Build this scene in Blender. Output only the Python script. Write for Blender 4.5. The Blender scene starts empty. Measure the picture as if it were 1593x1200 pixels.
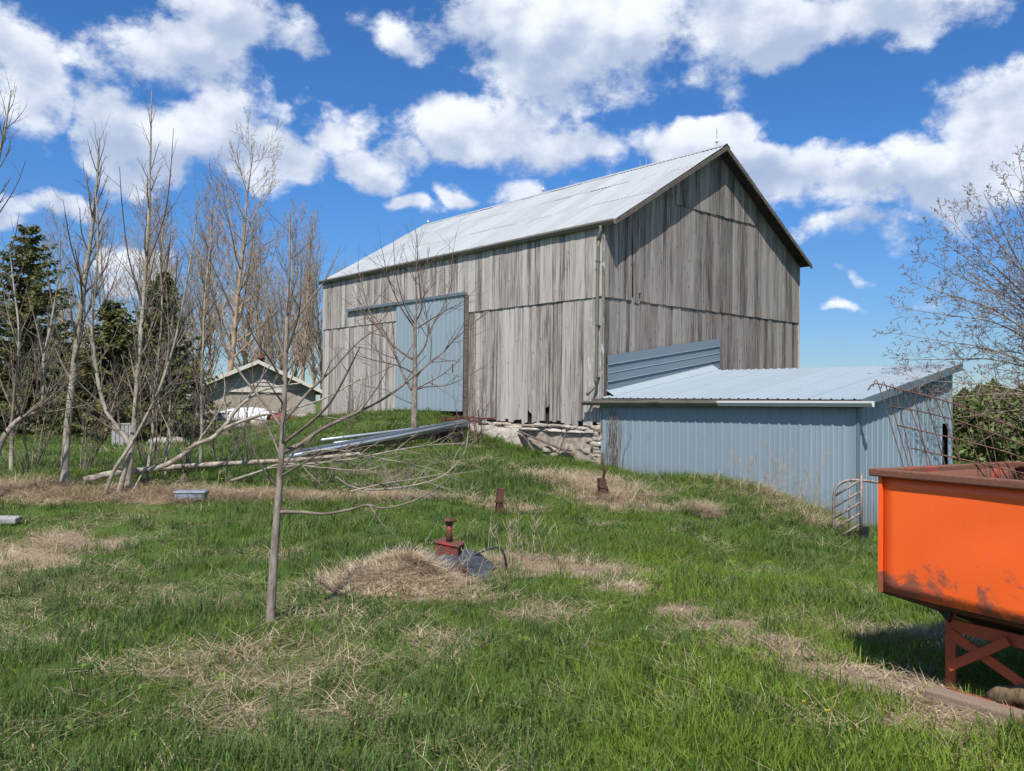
import bpy, bmesh, math, random
import numpy as np
from mathutils import Vector, Matrix

random.seed(7); RNG = np.random.default_rng(7)
sc = bpy.context.scene
COL = sc.collection

# ------------------------------------------------------------------ camera, sky, sun, exposure
FPX, PITCH, ROLL, EYE = 1288.5, .0204, .0121, 1.65           # focal in px of a 1593 px wide picture
RIGHT = np.array([math.cos(ROLL), -math.sin(ROLL)*math.sin(PITCH), math.sin(ROLL)*math.cos(PITCH)])
UP = np.array([-math.sin(ROLL), -math.cos(ROLL)*math.sin(PITCH), math.cos(ROLL)*math.cos(PITCH)])
FW = np.array([0, math.cos(PITCH), math.sin(PITCH)])
cam = bpy.data.cameras.new('camera'); camo = bpy.data.objects.new('camera', cam); COL.objects.link(camo)
cam.sensor_width = 36; cam.lens = 36*FPX/1593; cam.clip_start = .1; cam.clip_end = 3000
M = Matrix.Identity(4)
for i in range(3):
    M[i][0], M[i][1], M[i][2] = RIGHT[i], UP[i], -FW[i]
M[2][3] = EYE
camo.matrix_world = M
sc.camera = camo
SUN_TRAVEL = Vector((.111, .574, -.81)).normalized()
sun_az = math.atan2(-SUN_TRAVEL.x, -SUN_TRAVEL.y)             # clockwise from +Y
sun_el = math.asin(-SUN_TRAVEL.z)
sl = bpy.data.lights.new('sun', 'SUN'); sl.energy = 5; sl.angle = math.radians(.55); sl.color = (1, .955, .89)
so = bpy.data.objects.new('sun', sl); COL.objects.link(so); so.location = (-10, -20, 40)
so.rotation_euler = SUN_TRAVEL.to_track_quat('-Z', 'Y').to_euler()
sc.view_settings.view_transform = 'Standard'; sc.view_settings.look = 'None'
sc.view_settings.exposure = .3; sc.view_settings.gamma = 1

def ray(x, y):
    return FW + RIGHT*(x-796.5)/FPX + UP*(600-y)/FPX
def at(x, y, Y):                                              # the point at depth Y seen there
    d = ray(x, y); return d*(Y/d[1]) + np.array([0, 0, EYE])

class NT:                                                     # tiny node helper
    def __init__(s, nt): s.nt = nt
    def n(s, t, **kw):
        nd = s.nt.nodes.new(t)
        for k, v in kw.items():
            if k.startswith('i_'):
                nd.inputs[k[2:].replace('_', ' ')].default_value = v
            elif k.startswith('x'):
                nd.inputs[int(k[1:])].default_value = v
            else: setattr(nd, k, v)
        return nd
    def l(s, a, b): s.nt.links.new(a, b)
    def math(s, op, a, b=None, c=None, clamp=False):
        nd = s.nt.nodes.new('ShaderNodeMath'); nd.operation = op; nd.use_clamp = clamp
        for i, v in enumerate((a, b, c)):
            if v is None: continue
            if isinstance(v, (int, float)): nd.inputs[i].default_value = v
            else: s.l(v, nd.inputs[i])
        return nd.outputs[0]
    def vmath(s, op, a, b=None):
        nd = s.nt.nodes.new('ShaderNodeVectorMath'); nd.operation = op
        for i, v in enumerate((a, b)):
            if v is None: continue
            if isinstance(v, (tuple, list)): nd.inputs[i].default_value = v
            else: s.l(v, nd.inputs[i])
        return nd
    def smooth(s, v, a, b, lo=0., hi=1.):
        nd = s.nt.nodes.new('ShaderNodeMapRange'); nd.interpolation_type = 'SMOOTHSTEP'
        s.l(v, nd.inputs[0])
        for i, q in enumerate((a, b, lo, hi)): nd.inputs[i+1].default_value = q
        return nd.outputs[0]
    def mix(s, f, a, b, blend='MIX'):
        nd = s.nt.nodes.new('ShaderNodeMix'); nd.data_type = 'RGBA'; nd.blend_type = blend
        for sock, v in ((nd.inputs[0], f), (nd.inputs[6], a), (nd.inputs[7], b)):
            if isinstance(v, (int, float)): sock.default_value = v
            elif isinstance(v, (tuple, list)): sock.default_value = (*v[:3], 1)
            else: s.l(v, sock)
        return nd.outputs[2]
    def noise(s, vec, scale=5, detail=4, rough=.55, dist=0):
        nd = s.n('ShaderNodeTexNoise'); nd.inputs['Scale'].default_value = scale; nd.inputs['Detail'].default_value = detail
        nd.inputs['Roughness'].default_value = rough; nd.inputs['Distortion'].default_value = dist
        if vec is not None: s.l(vec, nd.inputs['Vector'])
        return nd.outputs[0]

# ---- world: clear blue sky with fair-weather cumulus
world = bpy.data.worlds.new('World'); sc.world = world; world.use_nodes = True
wn = world.node_tree; wn.nodes.clear(); w = NT(wn)
sky = w.n('ShaderNodeTexSky'); sky.sky_type = 'NISHITA'; sky.sun_disc = False
sky.sun_elevation = sun_el; sky.sun_rotation = sun_az; sky.altitude = 200; sky.air_density = 1.; sky.dust_density = .2; sky.ozone_density = 3.
CLOUDS = [(285,205,120,62,1),(215,250,60,45,.8),(390,245,130,48,.9),(525,215,75,45,.72),(385,35,95,50,.75),(275,105,115,55,.62),
 (570,262,70,30,.65),(745,190,100,60,.85),(830,95,130,70,.8),(690,45,100,42,.68),(960,40,190,70,.8),(1260,25,260,50,.8),(880,225,180,48,.72),(1072,222,72,46,1.15),
 (810,300,95,30,.7),(640,250,70,26,.6),(1000,110,150,70,.62),(850,20,200,40,.7),(480,150,40,20,.35),(1450,312,140,30,.55),(1225,262,90,42,1.1),(1340,285,120,36,.68),(1560,185,75,75,1.1),(1480,275,100,58,.95),(1340,365,150,24,.5),
 (190,418,75,30,.95),(55,335,70,20,.75),(15,120,60,80,.75),(626,313,22,14,.6),(712,305,32,13,.6),(1505,136,36,18,.6),(1322,470,30,8,.55),(1335,437,50,9,.5)]
g = w
vin = w.n('ShaderNodeTexCoord').outputs['Generated']
nz1 = g.n('ShaderNodeTexNoise'); nz1.inputs['Scale'].default_value = 10; nz1.inputs['Detail'].default_value = 2; g.l(vin, nz1.inputs['Vector'])
warp = g.vmath('MULTIPLY', g.vmath('SUBTRACT', nz1.outputs[1], (.5, .5, .5)).outputs[0], (.15, .15, .09)).outputs[0]
sep = g.n('ShaderNodeSeparateXYZ'); g.l(g.vmath('ADD', vin, warp).outputs[0], sep.inputs[0])
az = g.math('ARCTAN2', sep.outputs[0], sep.outputs[1]); el = g.math('ARCSINE', sep.outputs[2])
cmb = g.n('ShaderNodeCombineXYZ'); g.l(az, cmb.inputs[0]); g.l(el, cmb.inputs[1])
acc = None; vert = None
for (px, py, rx, ry, am) in CLOUDS:
    d = ray(px, py); d = d/np.linalg.norm(d)
    a0, e0 = math.atan2(d[0], d[1]), math.asin(d[2]); kx, ky = FPX/(rx*1.42), FPX/(ry*1.42)
    nd = g.n('ShaderNodeVectorMath'); nd.operation = 'MULTIPLY_ADD'; g.l(cmb.outputs[0], nd.inputs[0]); nd.inputs[1].default_value = (kx, ky, 0); nd.inputs[2].default_value = (-a0*kx, -e0*ky, 0)
    ln = g.vmath('LENGTH', nd.outputs[0]).outputs['Value']
    b = g.smooth(ln, 1.3, .1, 0, am)
    acc = b if acc is None else g.math('MAXIMUM', acc, b)
    if am >= .6 and rx > 60:
        dy = g.vmath('DOT_PRODUCT', nd.outputs[0], (0, 1, 0)).outputs['Value']
        t_ = g.math('MULTIPLY', b, dy); vert = t_ if vert is None else g.math('ADD', vert, t_)
# the rest of the sky: the same kind of cloud from noise alone
rest = g.smooth(g.noise(vin, 2.6, 2, .5), .50, .66, 0, .95)
frontf = g.math('MULTIPLY', g.smooth(g.math('ABSOLUTE', az), .66, .85, 1, 0), g.smooth(el, .50, .62, 1, 0))
B = g.math('ADD', g.math('MULTIPLY', acc, frontf), g.math('MULTIPLY', rest, g.math('SUBTRACT', 1, frontf)))
fb = g.noise(g.vmath('MULTIPLY', vin, (1, 1, 1.3)).outputs[0], 10, 7, .62)
fb2 = g.noise(g.vmath('MULTIPLY_ADD' if False else 'ADD', g.vmath('MULTIPLY', vin, (1, 1, 1.3)).outputs[0], (-.012, -.01, .034)).outputs[0], 10, 2, .55)
c0 = g.math('ADD', B, g.math('MULTIPLY', g.math('SUBTRACT', fb, .5), 2.05))
dens = w.smooth(c0, .26, .66)
slope_ = w.math('ADD', w.math('MULTIPLY', w.math('SUBTRACT', fb, fb2), 1.3), w.math('MULTIPLY', vert, .20))
lit = w.smooth(slope_, -.22, .30)
thick = w.smooth(c0, .5, 1.3)
shade = w.math('SUBTRACT', w.math('ADD', .16, w.math('MULTIPLY', lit, .92)), w.math('MULTIPLY', thick, .16), None, True)
ccol = w.mix(shade, (4.1, 5.1, 7.2), (10.0, 10.4, 11.2))
skyc = w.mix(1.0, sky.outputs[0], w.mix(w.smooth(el, .0, .30), (.60, .76, .98), (.48, .93, 1.42)), 'MULTIPLY')
fin = w.mix(w.math('MULTIPLY', dens, .96), skyc, ccol)
bg = w.n('ShaderNodeBackground'); bg.inputs[1].default_value = .08; w.l(fin, bg.inputs[0])
wo = w.n('ShaderNodeOutputWorld'); w.l(bg.outputs[0], wo.inputs[0])
sc.cycles.use_adaptive_sampling = True; sc.cycles.adaptive_threshold = .02
sc.cycles.max_bounces = 5; sc.cycles.diffuse_bounces = 2; sc.cycles.glossy_bounces = 2; sc.cycles.transmission_bounces = 3
world.cycles.sampling_method = 'NONE'

# ------------------------------------------------------------------ mesh helpers
def link(o, parent=None):
    COL.objects.link(o)
    if parent is not None: o.parent = parent
    return o
def tag(o, label, cat, group=None, kind=None):
    o['label'] = label
    if cat: o['category'] = cat
    if group: o['group'] = group
    if kind: o['kind'] = kind
    return o
def thing(name, label, cat, loc=(0, 0, 0), rz=0, group=None):
    o = bpy.data.objects.new(name, None); o.empty_display_size = .2; link(o)
    o.location = loc; o.rotation_euler = (0, 0, rz)
    return tag(o, label, cat, group)
def mk(name, V, F, mat, parent=None, smooth=False):
    me = bpy.data.meshes.new(name)
    if isinstance(V, np.ndarray) and isinstance(F, np.ndarray):
        k = F.shape[1]
        me.vertices.add(len(V)); me.vertices.foreach_set('co', V.astype(np.float32).ravel())
        me.loops.add(F.size); me.loops.foreach_set('vertex_index', F.astype(np.int32).ravel())
        me.polygons.add(len(F)); me.polygons.foreach_set('loop_start', np.arange(0, F.size, k, dtype=np.int32))
        me.polygons.foreach_set('loop_total', np.full(len(F), k, dtype=np.int32)); me.update(calc_edges=True); me.validate()
    else:
        me.from_pydata([tuple(map(float, v)) for v in V], [], [tuple(map(int, f)) for f in F]); me.update()
    if smooth: me.polygons.foreach_set('use_smooth', np.ones(len(me.polygons), dtype=bool))
    if mat: me.materials.append(mat)
    return link(bpy.data.objects.new(name, me), parent)
class MB:
    def __init__(s): s.V = []; s.F = []
    def add(s, V, F):
        o = len(s.V); s.V += [tuple(map(float, v)) for v in V]; s.F += [tuple(int(i)+o for i in f) for f in F]; return s
    def box(s, a, b):
        x0, y0, z0 = a; x1, y1, z1 = b
        return s.hexa([(x0,y0,z0),(x1,y0,z0),(x1,y1,z0),(x0,y1,z0),(x0,y0,z1),(x1,y0,z1),(x1,y1,z1),(x0,y1,z1)])
    def hexa(s, V):
        return s.add(V, [(0,3,2,1),(4,5,6,7),(0,1,5,4),(1,2,6,5),(2,3,7,6),(3,0,4,7)])
    def bar(s, p, q, wd, ht=None, up=(0, 0, 1)):
        p, q = Vector(p), Vector(q); d = (q-p).normalized(); u = Vector(up)
        if abs(d.dot(u)) > .98: u = Vector((1, 0, 0))
        a = d.cross(u).normalized(); c = a.cross(d).normalized(); ht = ht or wd
        a *= wd/2; c *= ht/2
        return s.hexa([p-a-c, p+a-c, q+a-c, q-a-c, p-a+c, p+a+c, q+a+c, q-a+c])
    def tube(s, pts, rad, k=8, cap=True):
        T = Tubes(); T.add(np.array([tuple(p) for p in pts], float), np.full(len(pts), rad) if np.isscalar(rad) else np.array(rad, float), k)
        V, F = T.get(); s.add(V, F)
        if cap:
            n = len(V); s.F.append(tuple(range(len(s.V)-n, len(s.V)-n+k))[::-1]); s.F.append(tuple(range(len(s.V)-k, len(s.V))))
        return s
    def lathe(s, c, prof, k=16):
        V = []; F = []
        for r, z in prof:
            for i in range(k):
                t = 2*math.pi*i/k; V.append((c[0]+r*math.cos(t), c[1]+r*math.sin(t), c[2]+z))
        for j in range(len(prof)-1):
            for i in range(k): F.append((j*k+i, j*k+(i+1) % k, (j+1)*k+(i+1) % k, (j+1)*k+i))
        F.append(tuple(range(k))[::-1]); F.append(tuple(range((len(prof)-1)*k, len(prof)*k)))
        return s.add(V, F)
    def build(s, name, mat, parent=None, smooth=False):
        o = mk(name, s.V, s.F, mat, parent, smooth); return o
def bevel(o, w=.01, seg=2):
    m = o.modifiers.new('bevel', 'BEVEL'); m.width = w; m.segments = seg; m.limit_method = 'ANGLE'; return o
class Tubes:
    def __init__(s): s.V = []; s.F = []; s.n = 0
    def add(s, P, R, k=4):
        P = np.asarray(P, float); n = len(P)
        T = np.empty_like(P); T[1:-1] = P[2:]-P[:-2]; T[0] = P[1]-P[0]; T[-1] = P[-1]-P[-2]
        T /= np.linalg.norm(T, axis=1)[:, None]+1e-12
        m = T.mean(0); ref = np.eye(3)[int(np.argmin(np.abs(m)))]
        A = np.cross(T, ref); A /= np.linalg.norm(A, axis=1)[:, None]+1e-12; Bn = np.cross(T, A)
        t = np.arange(k)*2*math.pi/k
        ring = P[:, None, :]+(A[:, None, :]*np.cos(t)[None, :, None]+Bn[:, None, :]*np.sin(t)[None, :, None])*np.asarray(R)[:, None, None]
        i = np.arange(n-1)[:, None]*k; j = np.arange(k)[None, :]; j2 = (j+1) % k
        f = np.stack([i+j, i+j2, i+k+j2, i+k+j], -1).reshape(-1, 4)+s.n
        s.V.append(ring.reshape(-1, 3)); s.F.append(f); s.n += n*k
    def get(s): return np.concatenate(s.V), np.concatenate(s.F)
def catmull(P, sub=4):
    P = np.asarray(P, float); Q = np.vstack([2*P[0]-P[1], P, 2*P[-1]-P[-2]]); out = []
    for i in range(1, len(Q)-2):
        p0, p1, p2, p3 = Q[i-1:i+3]
        for t in np.arange(sub)/sub:
            out.append(.5*((2*p1)+(-p0+p2)*t+(2*p0-5*p1+4*p2-p3)*t*t+(-p0+3*p1-3*p2+p3)*t**3))
    out.append(P[-1]); return np.array(out)
def vnoise(x, y, seed=0):                                      # smooth value noise, numpy
    xi, yi = np.floor(x).astype(int), np.floor(y).astype(int); fx, fy = x-xi, y-yi
    fx, fy = fx*fx*(3-2*fx), fy*fy*(3-2*fy)
    def h(a, b):
        v = np.sin(a*127.1+b*311.7+seed*74.7)*43758.5453; return v-np.floor(v)
    return (h(xi, yi)*(1-fx)+h(xi+1, yi)*fx)*(1-fy)+(h(xi, yi+1)*(1-fx)+h(xi+1, yi+1)*fx)*fy

# ------------------------------------------------------------------ materials
def newmat(name, rough=.7, spec=.3):
    m = bpy.data.materials.new(name); m.use_nodes = True; nt = NT(m.node_tree); b = m.node_tree.nodes['Principled BSDF']
    b.inputs['Roughness'].default_value = rough; b.inputs['Specular IOR Level'].default_value = spec
    return m, nt, b
def ramp(nt, f, cols):
    r = nt.n('ShaderNodeValToRGB'); e = r.color_ramp.elements
    while len(e) < len(cols): e.new(.5)
    for k, (p, c) in zip(e, cols): k.position = p; k.color = (*c, 1)
    nt.l(f, r.inputs[0]); return r.outputs[0]
def coords(nt, scale=(1, 1, 1), rnd=0, which='Object'):
    t = nt.n('ShaderNodeTexCoord'); v = nt.vmath('MULTIPLY', t.outputs[which], scale).outputs[0]
    oi = nt.n('ShaderNodeObjectInfo')
    if rnd:
        cb = nt.n('ShaderNodeCombineXYZ'); r = nt.math('MULTIPLY', oi.outputs['Random'], rnd)
        for i in range(3): nt.l(r, cb.inputs[i])
        v = nt.vmath('ADD', v, cb.outputs[0]).outputs[0]
    return v, oi.outputs['Random']
def bump(nt, b, h, st=.3, dist=.01):
    bp = nt.n('ShaderNodeBump'); bp.inputs['Strength'].default_value = st; bp.inputs['Distance'].default_value = dist
    nt.l(h, bp.inputs['Height']); nt.l(bp.outputs[0], b.inputs['Normal'])
def plain(name, col, rough=.7, var=.25, scale=8, bst=.2, spec=.3, metal=0, col2=None, stretch=(1, 1, 1), thr=None):
    m, nt, b = newmat(name, rough, spec); b.inputs['Metallic'].default_value = metal
    v, r = coords(nt, stretch, 7)
    n = nt.noise(v, scale, 6, .6)
    c2 = col2 or tuple(c*(1-var*1.6) for c in col)
    lo, hi = thr or (.3, .7)
    f = nt.smooth(n, lo, hi)
    c = nt.mix(f, c2, tuple(min(1, x*(1+var*.3)) for x in col))
    nt.l(c, b.inputs['Base Color'])
    if bst: bump(nt, b, n, bst, .008)
    return m
def wood(name, dark, mid, light, axis=2, paint=None):
    m, nt, b = newmat(name, .85, .15)
    st = [22, 22, 22]; st[axis] = .8
    v, r = coords(nt, tuple(st), 40)
    n = nt.noise(v, 1., 7, .68, .4)
    v2, _ = coords(nt, (3, 3, 1.2), 40)
    n2 = nt.noise(v2, 1.3, 4, .6)
    f = nt.math('ADD', nt.math('MULTIPLY', n, .9), nt.math('MULTIPLY', nt.math('SUBTRACT', r, .5), .24))
    f = nt.math('ADD', f, nt.math('MULTIPLY', nt.math('SUBTRACT', n2, .5), .14))
    c = ramp(nt, f, [(.27, dark), (.42, mid), (.60, light), (.78, tuple(x*1.15 for x in light))])
    # knots: little dark dots stretched along the grain
    vo = nt.n('ShaderNodeTexVoronoi'); vo.inputs['Scale'].default_value = 1; vo.inputs['Randomness'].default_value = 1
    st2 = [7, 7, 7]; st2[axis] = 2.6
    v3, _ = coords(nt, tuple(st2), 40); nt.l(v3, vo.inputs['Vector'])
    k = nt.smooth(vo.outputs['Distance'], .06, .16, .75, 0)
    c = nt.mix(k, c, tuple(x*.55 for x in dark))
    # warm stain
    v4, _ = coords(nt, (1.1, 1.1, .5), 3)
    s = nt.smooth(nt.noise(v4, 1.2, 3), .5, .72, 0, .16)
    c = nt.mix(s, c, (.20, .135, .095))
    if paint:
        v5, _ = coords(nt, (9, 9, 2.2), 11)
        pf = nt.smooth(nt.noise(v5, 1.2, 6, .7), .53, .62, 0, .7); c = nt.mix(pf, c, paint)
    nt.l(c, b.inputs['Base Color'])
    bump(nt, b, n, .55, .012)
    return m
def paint_rust(name, col, rust=(.12, .045, .025), amt=.62, scale=3, rough=.45, spec=.4, edge=.06, stretch=(1, 1, 1), fade=None, zwear=None):
    m, nt, b = newmat(name, rough, spec)
    v, r = coords(nt, stretch, 0)
    n = nt.noise(v, scale, 8, .68, .3); n1 = nt.noise(v, scale*.35, 3, .5)
    f = nt.smooth(nt.math('ADD', nt.math('MULTIPLY', n, .6), nt.math('MULTIPLY', n1, .5)), amt, amt+edge)
    fn = nt.noise(v, scale*9, 5, .7)
    rc = nt.mix(fn, tuple(x*.45 for x in rust), tuple(min(1, x*1.7) for x in rust))
    if zwear:
        sx = nt.n('ShaderNodeSeparateXYZ'); nt.l(v, sx.inputs[0])
        wz = nt.smooth(sx.outputs[2], zwear[0], zwear[1], 0, 1); wx = nt.smooth(sx.outputs[0], .22, .0, 0, 1)
        tot = nt.math('ADD', nt.math('MULTIPLY', n, .75), nt.math('MULTIPLY', nt.math('MAXIMUM', wz, nt.math('MULTIPLY', wx, wz)), .13))
        tot = nt.math('ADD', tot, nt.math('MULTIPLY', nt.math('MULTIPLY', wx, wz), .08))
        f = nt.math('MAXIMUM', nt.math('MULTIPLY', f, .9), nt.smooth(tot, .465, .55, 0, .85))
    pc = nt.mix(nt.smooth(n1, .3, .7), col, fade or tuple(x*.86 for x in col))
    vs_, _ = coords(nt, (stretch[0]*9, stretch[1]*9, stretch[2]*.9), 0)
    pc = nt.mix(nt.smooth(nt.noise(vs_, 1.5, 5, .65), .45, .75, 0, .16), pc, tuple(.55*c_+.06 for c_ in col))
    pc = nt.mix(nt.smooth(nt.noise(v, scale*14, 3, .7), .66, .72, 0, .5), pc, tuple(x*1.1 for x in rust))
    nt.l(nt.mix(f, pc, rc), b.inputs['Base Color'])
    nt.l(nt.math('ADD', nt.math('MULTIPLY', f, .4), rough, None, True), b.inputs['Roughness'])
    bump(nt, b, nt.math('ADD', f, nt.math('MULTIPLY', fn, .3)), .25, .004)
    return m
def sheet_metal(name, col, rough=.42, spec=.5, metal=.0, stain=(.17, .15, .13), amt=.6, grime=(1, 1, 1), var=.12, mud=None):
    m, nt, b = newmat(name, rough, spec); b.inputs['Metallic'].default_value = metal
    v, r = coords(nt, grime, 0)
    n = nt.noise(v, 2.2, 7, .65, .2)
    v2, _ = coords(nt, (1, 1, 1), 0); n2 = nt.noise(v2, .8, 4)
    f = nt.smooth(n, amt, amt+.22, 0, .6)
    if mud:
        sx = nt.n('ShaderNodeSeparateXYZ'); nt.l(nt.n('ShaderNodeTexCoord').outputs['Object'], sx.inputs[0])
        vm_, _ = coords(nt, (3, 3, 1.2), 0)
        f = nt.math('MAXIMUM', f, nt.smooth(nt.math('ADD', nt.math('ADD', sx.outputs[2], nt.math('MULTIPLY', sx.outputs[1], mud)), nt.math('MULTIPLY', nt.noise(vm_, 1.5, 6, .7), -.9)), .05, -.55, 0, .55))
    tint = nt.math('ADD', 1-var, nt.math('MULTIPLY', nt.math('ADD', r, n2), var))
    base = nt.mix(1., col, nt.n('ShaderNodeRGB').outputs[0], 'MULTIPLY')
    vm = nt.vmath('SCALE', col if False else None) if False else None
    cb = nt.n('ShaderNodeCombineColor'); [nt.l(nt.math('MULTIPLY', tint, c), cb.inputs[i]) for i, c in enumerate(col)]
    nt.l(nt.mix(f, cb.outputs[0], stain), b.inputs['Base Color'])
    nt.l(nt.math('ADD', nt.math('MULTIPLY', n, .25), rough-.1), b.inputs['Roughness'])
    bump(nt, b, nt.noise(coords(nt, (2.2, 2.2, .7), 3)[0], 1.5, 3), .35, .03)
    return m
def bark(name, a, c, scale=14, bands=False, birch=None):
    m, nt, b = newmat(name, .9, .1)
    v, r = coords(nt, (1, 1, .3), 5)
    n = nt.noise(v, scale, 6, .7)
    col = nt.mix(nt.smooth(n, .32, .68), a, c)
    if birch:
        v2, _ = coords(nt, (3, 3, 22), 5)
        col = nt.mix(nt.smooth(nt.noise(v2, 1.6, 4, .6), .56, .64, 0, .8), col, birch)
    nt.l(col, b.inputs['Base Color']); bump(nt, b, n, .5, .01)
    return m
def leafmat(name, base, tip, trans=.3, attr=None, rough=.6):
    m = bpy.data.materials.new(name); m.use_nodes = True; nt = NT(m.node_tree); b = m.node_tree.nodes['Principled BSDF']
    b.inputs['Roughness'].default_value = rough; b.inputs['Specular IOR Level'].default_value = .25
    if attr:
        a = nt.n('ShaderNodeAttribute'); a.attribute_type = 'INSTANCER'; a.attribute_name = attr; f = a.outputs['Fac']
    else:
        gm = nt.n('ShaderNodeNewGeometry'); f = gm.outputs['Random Per Island']
    c = nt.mix(f, base, tip)
    if attr:
        gm = nt.n('ShaderNodeNewGeometry')
        hsv = nt.n('ShaderNodeHueSaturation'); nt.l(c, hsv.inputs['Color'])
        nt.l(nt.math('ADD', .72, nt.math('MULTIPLY', gm.outputs['Random Per Island'], .56)), hsv.inputs['Value'])
        nt.l(nt.math('ADD', .485, nt.math('MULTIPLY', gm.outputs['Random Per Island'], .03)), hsv.inputs['Hue'])
        c = hsv.outputs[0]
    nt.l(c, b.inputs['Base Color'])
    tr = nt.n('ShaderNodeBsdfTranslucent'); nt.l(c, tr.inputs[0])
    ms = nt.n('ShaderNodeMixShader'); ms.inputs[0].default_value = trans
    nt.l(b.outputs[0], ms.inputs[1]); nt.l(tr.outputs[0], ms.inputs[2])
    nt.l(ms.outputs[0], m.node_tree.nodes['Material Output'].inputs[0])
    return m

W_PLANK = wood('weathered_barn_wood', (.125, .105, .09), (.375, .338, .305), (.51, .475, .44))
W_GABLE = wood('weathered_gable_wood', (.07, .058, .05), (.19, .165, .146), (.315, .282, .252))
W_PAINT = wood('weathered_wood_with_old_white_paint', (.10, .085, .075), (.27, .245, .22), (.42, .40, .37), paint=(.62, .63, .62))
W_DARK = plain('dark_old_wood_and_gap_shade', (.045, .036, .03), .9, .4, 6)
W_FASCIA = wood('fascia_wood', (.05, .042, .036), (.12, .10, .085), (.2, .175, .15), axis=1)
M_ROOF = sheet_metal('galvanised_roof_sheet', (.40, .42, .425), .5, .4, .15, (.22, .21, .195), .47, (.35, 7, .35), .16)
M_SHED = sheet_metal('blue_grey_painted_steel', (.225, .285, .33), .42, .45, 0, (.16, .145, .12), .58, (1, 1, .4), .12, -.075)
M_SROOF = sheet_metal('pale_blue_steel_roof', (.33, .385, .42), .42, .5, .1, (.28, .29, .28), .6, (1, 1, 1), .06)
M_DOOR = sheet_metal('light_blue_steel_door', (.26, .325, .365), .45, .4, 0, (.20, .2, .19), .62, (1, 1, .4), .08)
M_FLASH = sheet_metal('slate_blue_steel', (.13, .168, .197), .4, .5, 0, (.12, .12, .12), .66, (1, 1, 1), .08)
M_GUT = sheet_metal('grimy_brown_gutter', (.17, .155, .12), .5, .4, 0, (.08, .07, .055), .5, (1, 1, 1), .15)
M_GUTW = sheet_metal('dull_white_gutter', (.62, .62, .60), .45, .4, 0, (.3, .28, .25), .62, (1, 1, 1), .1)
M_STONE = plain('pale_field_stone', (.47, .41, .345), .9, .3, 9, .6, .2, 0, (.26, .22, .18))
M_MORTAR = plain('tan_concrete', (.43, .37, .30), .95, .3, 7, .8, .1, 0, (.23, .185, .145))
M_SLAB = plain('whitish_concrete', (.56, .51, .45), .9, .2, 12, .6, .2, 0, (.36, .31, .26))
M_RUST = plain('brown_rust', (.13, .062, .04), .85, .4, 14, .4, .2, 0, (.05, .028, .022))
M_RUSTRED = paint_rust('rusty_red_paint', (.25, .03, .026), (.10, .045, .032), .47, 9, .65)
M_ORANGE = paint_rust('orange_paint_with_rust', (.95, .135, .02), (.17, .07, .045), .64, 3.6, .38, .45, .06, (1, 1, 1), (.90, .122, .019), (.78, .60))
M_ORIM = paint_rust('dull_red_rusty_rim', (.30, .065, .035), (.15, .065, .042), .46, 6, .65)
M_OLEG = paint_rust('faded_red_orange_frame', (.42, .075, .03), (.11, .04, .028), .56, 6, .6)
M_STEEL = sheet_metal('dull_steel', (.36, .41, .45), .4, .5, .4, (.12, .1, .09), .6, (1, 1, 1), .1)
M_BLACK = plain('black_plastic', (.018, .018, .02), .45, .3, 10, .3, .4)
M_GREYSHEET = plain('dusty_grey_plastic_sheet', (.07, .075, .09), .5, .3, 9, .5, .4)
M_SAPBARK = bark('grey_brown_bark', (.13, .105, .085), (.33, .285, .235), 20)
M_TWIG = plain('young_twig_bark', (.20, .16, .125), .8, .3, 10, .0)
M_TWIGRED = plain('reddish_twig_bark', (.17, .115, .09), .8, .3, 10, .0)
M_POPLAR = bark('pale_poplar_bark', (.20, .17, .13), (.42, .38, .31), 10, birch=(.08, .07, .06))
M_FARBARK = bark('brown_poplar_bark', (.20, .145, .09), (.40, .31, .21), 6)
M_FARTWIG = plain('tan_twigs', (.38, .29, .20), .85, .25, 3, .0)
M_HAWTWIG = plain('grey_brown_twigs', (.30, .24, .195), .85, .3, 6, .0)
M_SPRUCE = leafmat('spruce_needles', (.055, .075, .024), (.19, .175, .055), .25)
M_CEDAR = leafmat('olive_evergreen_leaves', (.075, .105, .03), (.19, .22, .075), .25)
M_BUD = leafmat('reddish_buds', (.20, .11, .075), (.30, .20, .13), .3)

# ------------------------------------------------------------------ the ground
BARN = np.array([2.26, 20.69]); YAW = .7153
UL, VL = np.array([math.cos(YAW), math.sin(YAW)]), np.array([-math.sin(YAW), math.cos(YAW)])
def loc(a, b, z=0): p = BARN+a*UL+b*VL; return np.array([p[0], p[1], z])
ctl = [(-3,2,0),(3,2,0),(0,-4,0),(-8,4,.05),(8,3,-.05),(0,5,0),(-14,0,0),(14,0,-.1),(8,9,-.3),(12,14,-.7),(14,22,-.75),(10.5,20,-.7),(25,40,-.7),(40,80,-.5),
 (-30,60,.4),(-40,30,.3),(-16,40,.3),(-14,26,.3),(0,70,.8),(0,110,.5),(-110,110,0),(110,110,0),(-110,-90,0),(110,-90,0),(-110,10,.1),(110,10,-.5),(-12,9,.0)]
for (x, y, Y) in [(420,970,6.1),(690,915,7.4),(200,860,9),(60,800,11.3),(250,800,11.3),(100,748,12.5),(250,755,12.4),(0,750,12.4),(100,715,17),(400,690,20),(330,693,27),(500,656,28),
 (600,644,27),(400,679,24),(560,690,19),(500,720,16),(450,772,12.5),(640,772,12.5),(640,735,16),(735,684,23),(850,722,20),(775,800,11.2),(920,765,15),(940,800,13),
 (1000,860,9.5),(1150,750,16.3),(1090,800,13.5),(1290,832,14.2),(1200,900,9),(1300,950,7),(1490,1075,4.82),(330,720,15.5)]:
    ctl.append(tuple(at(x, y, Y)))
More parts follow.
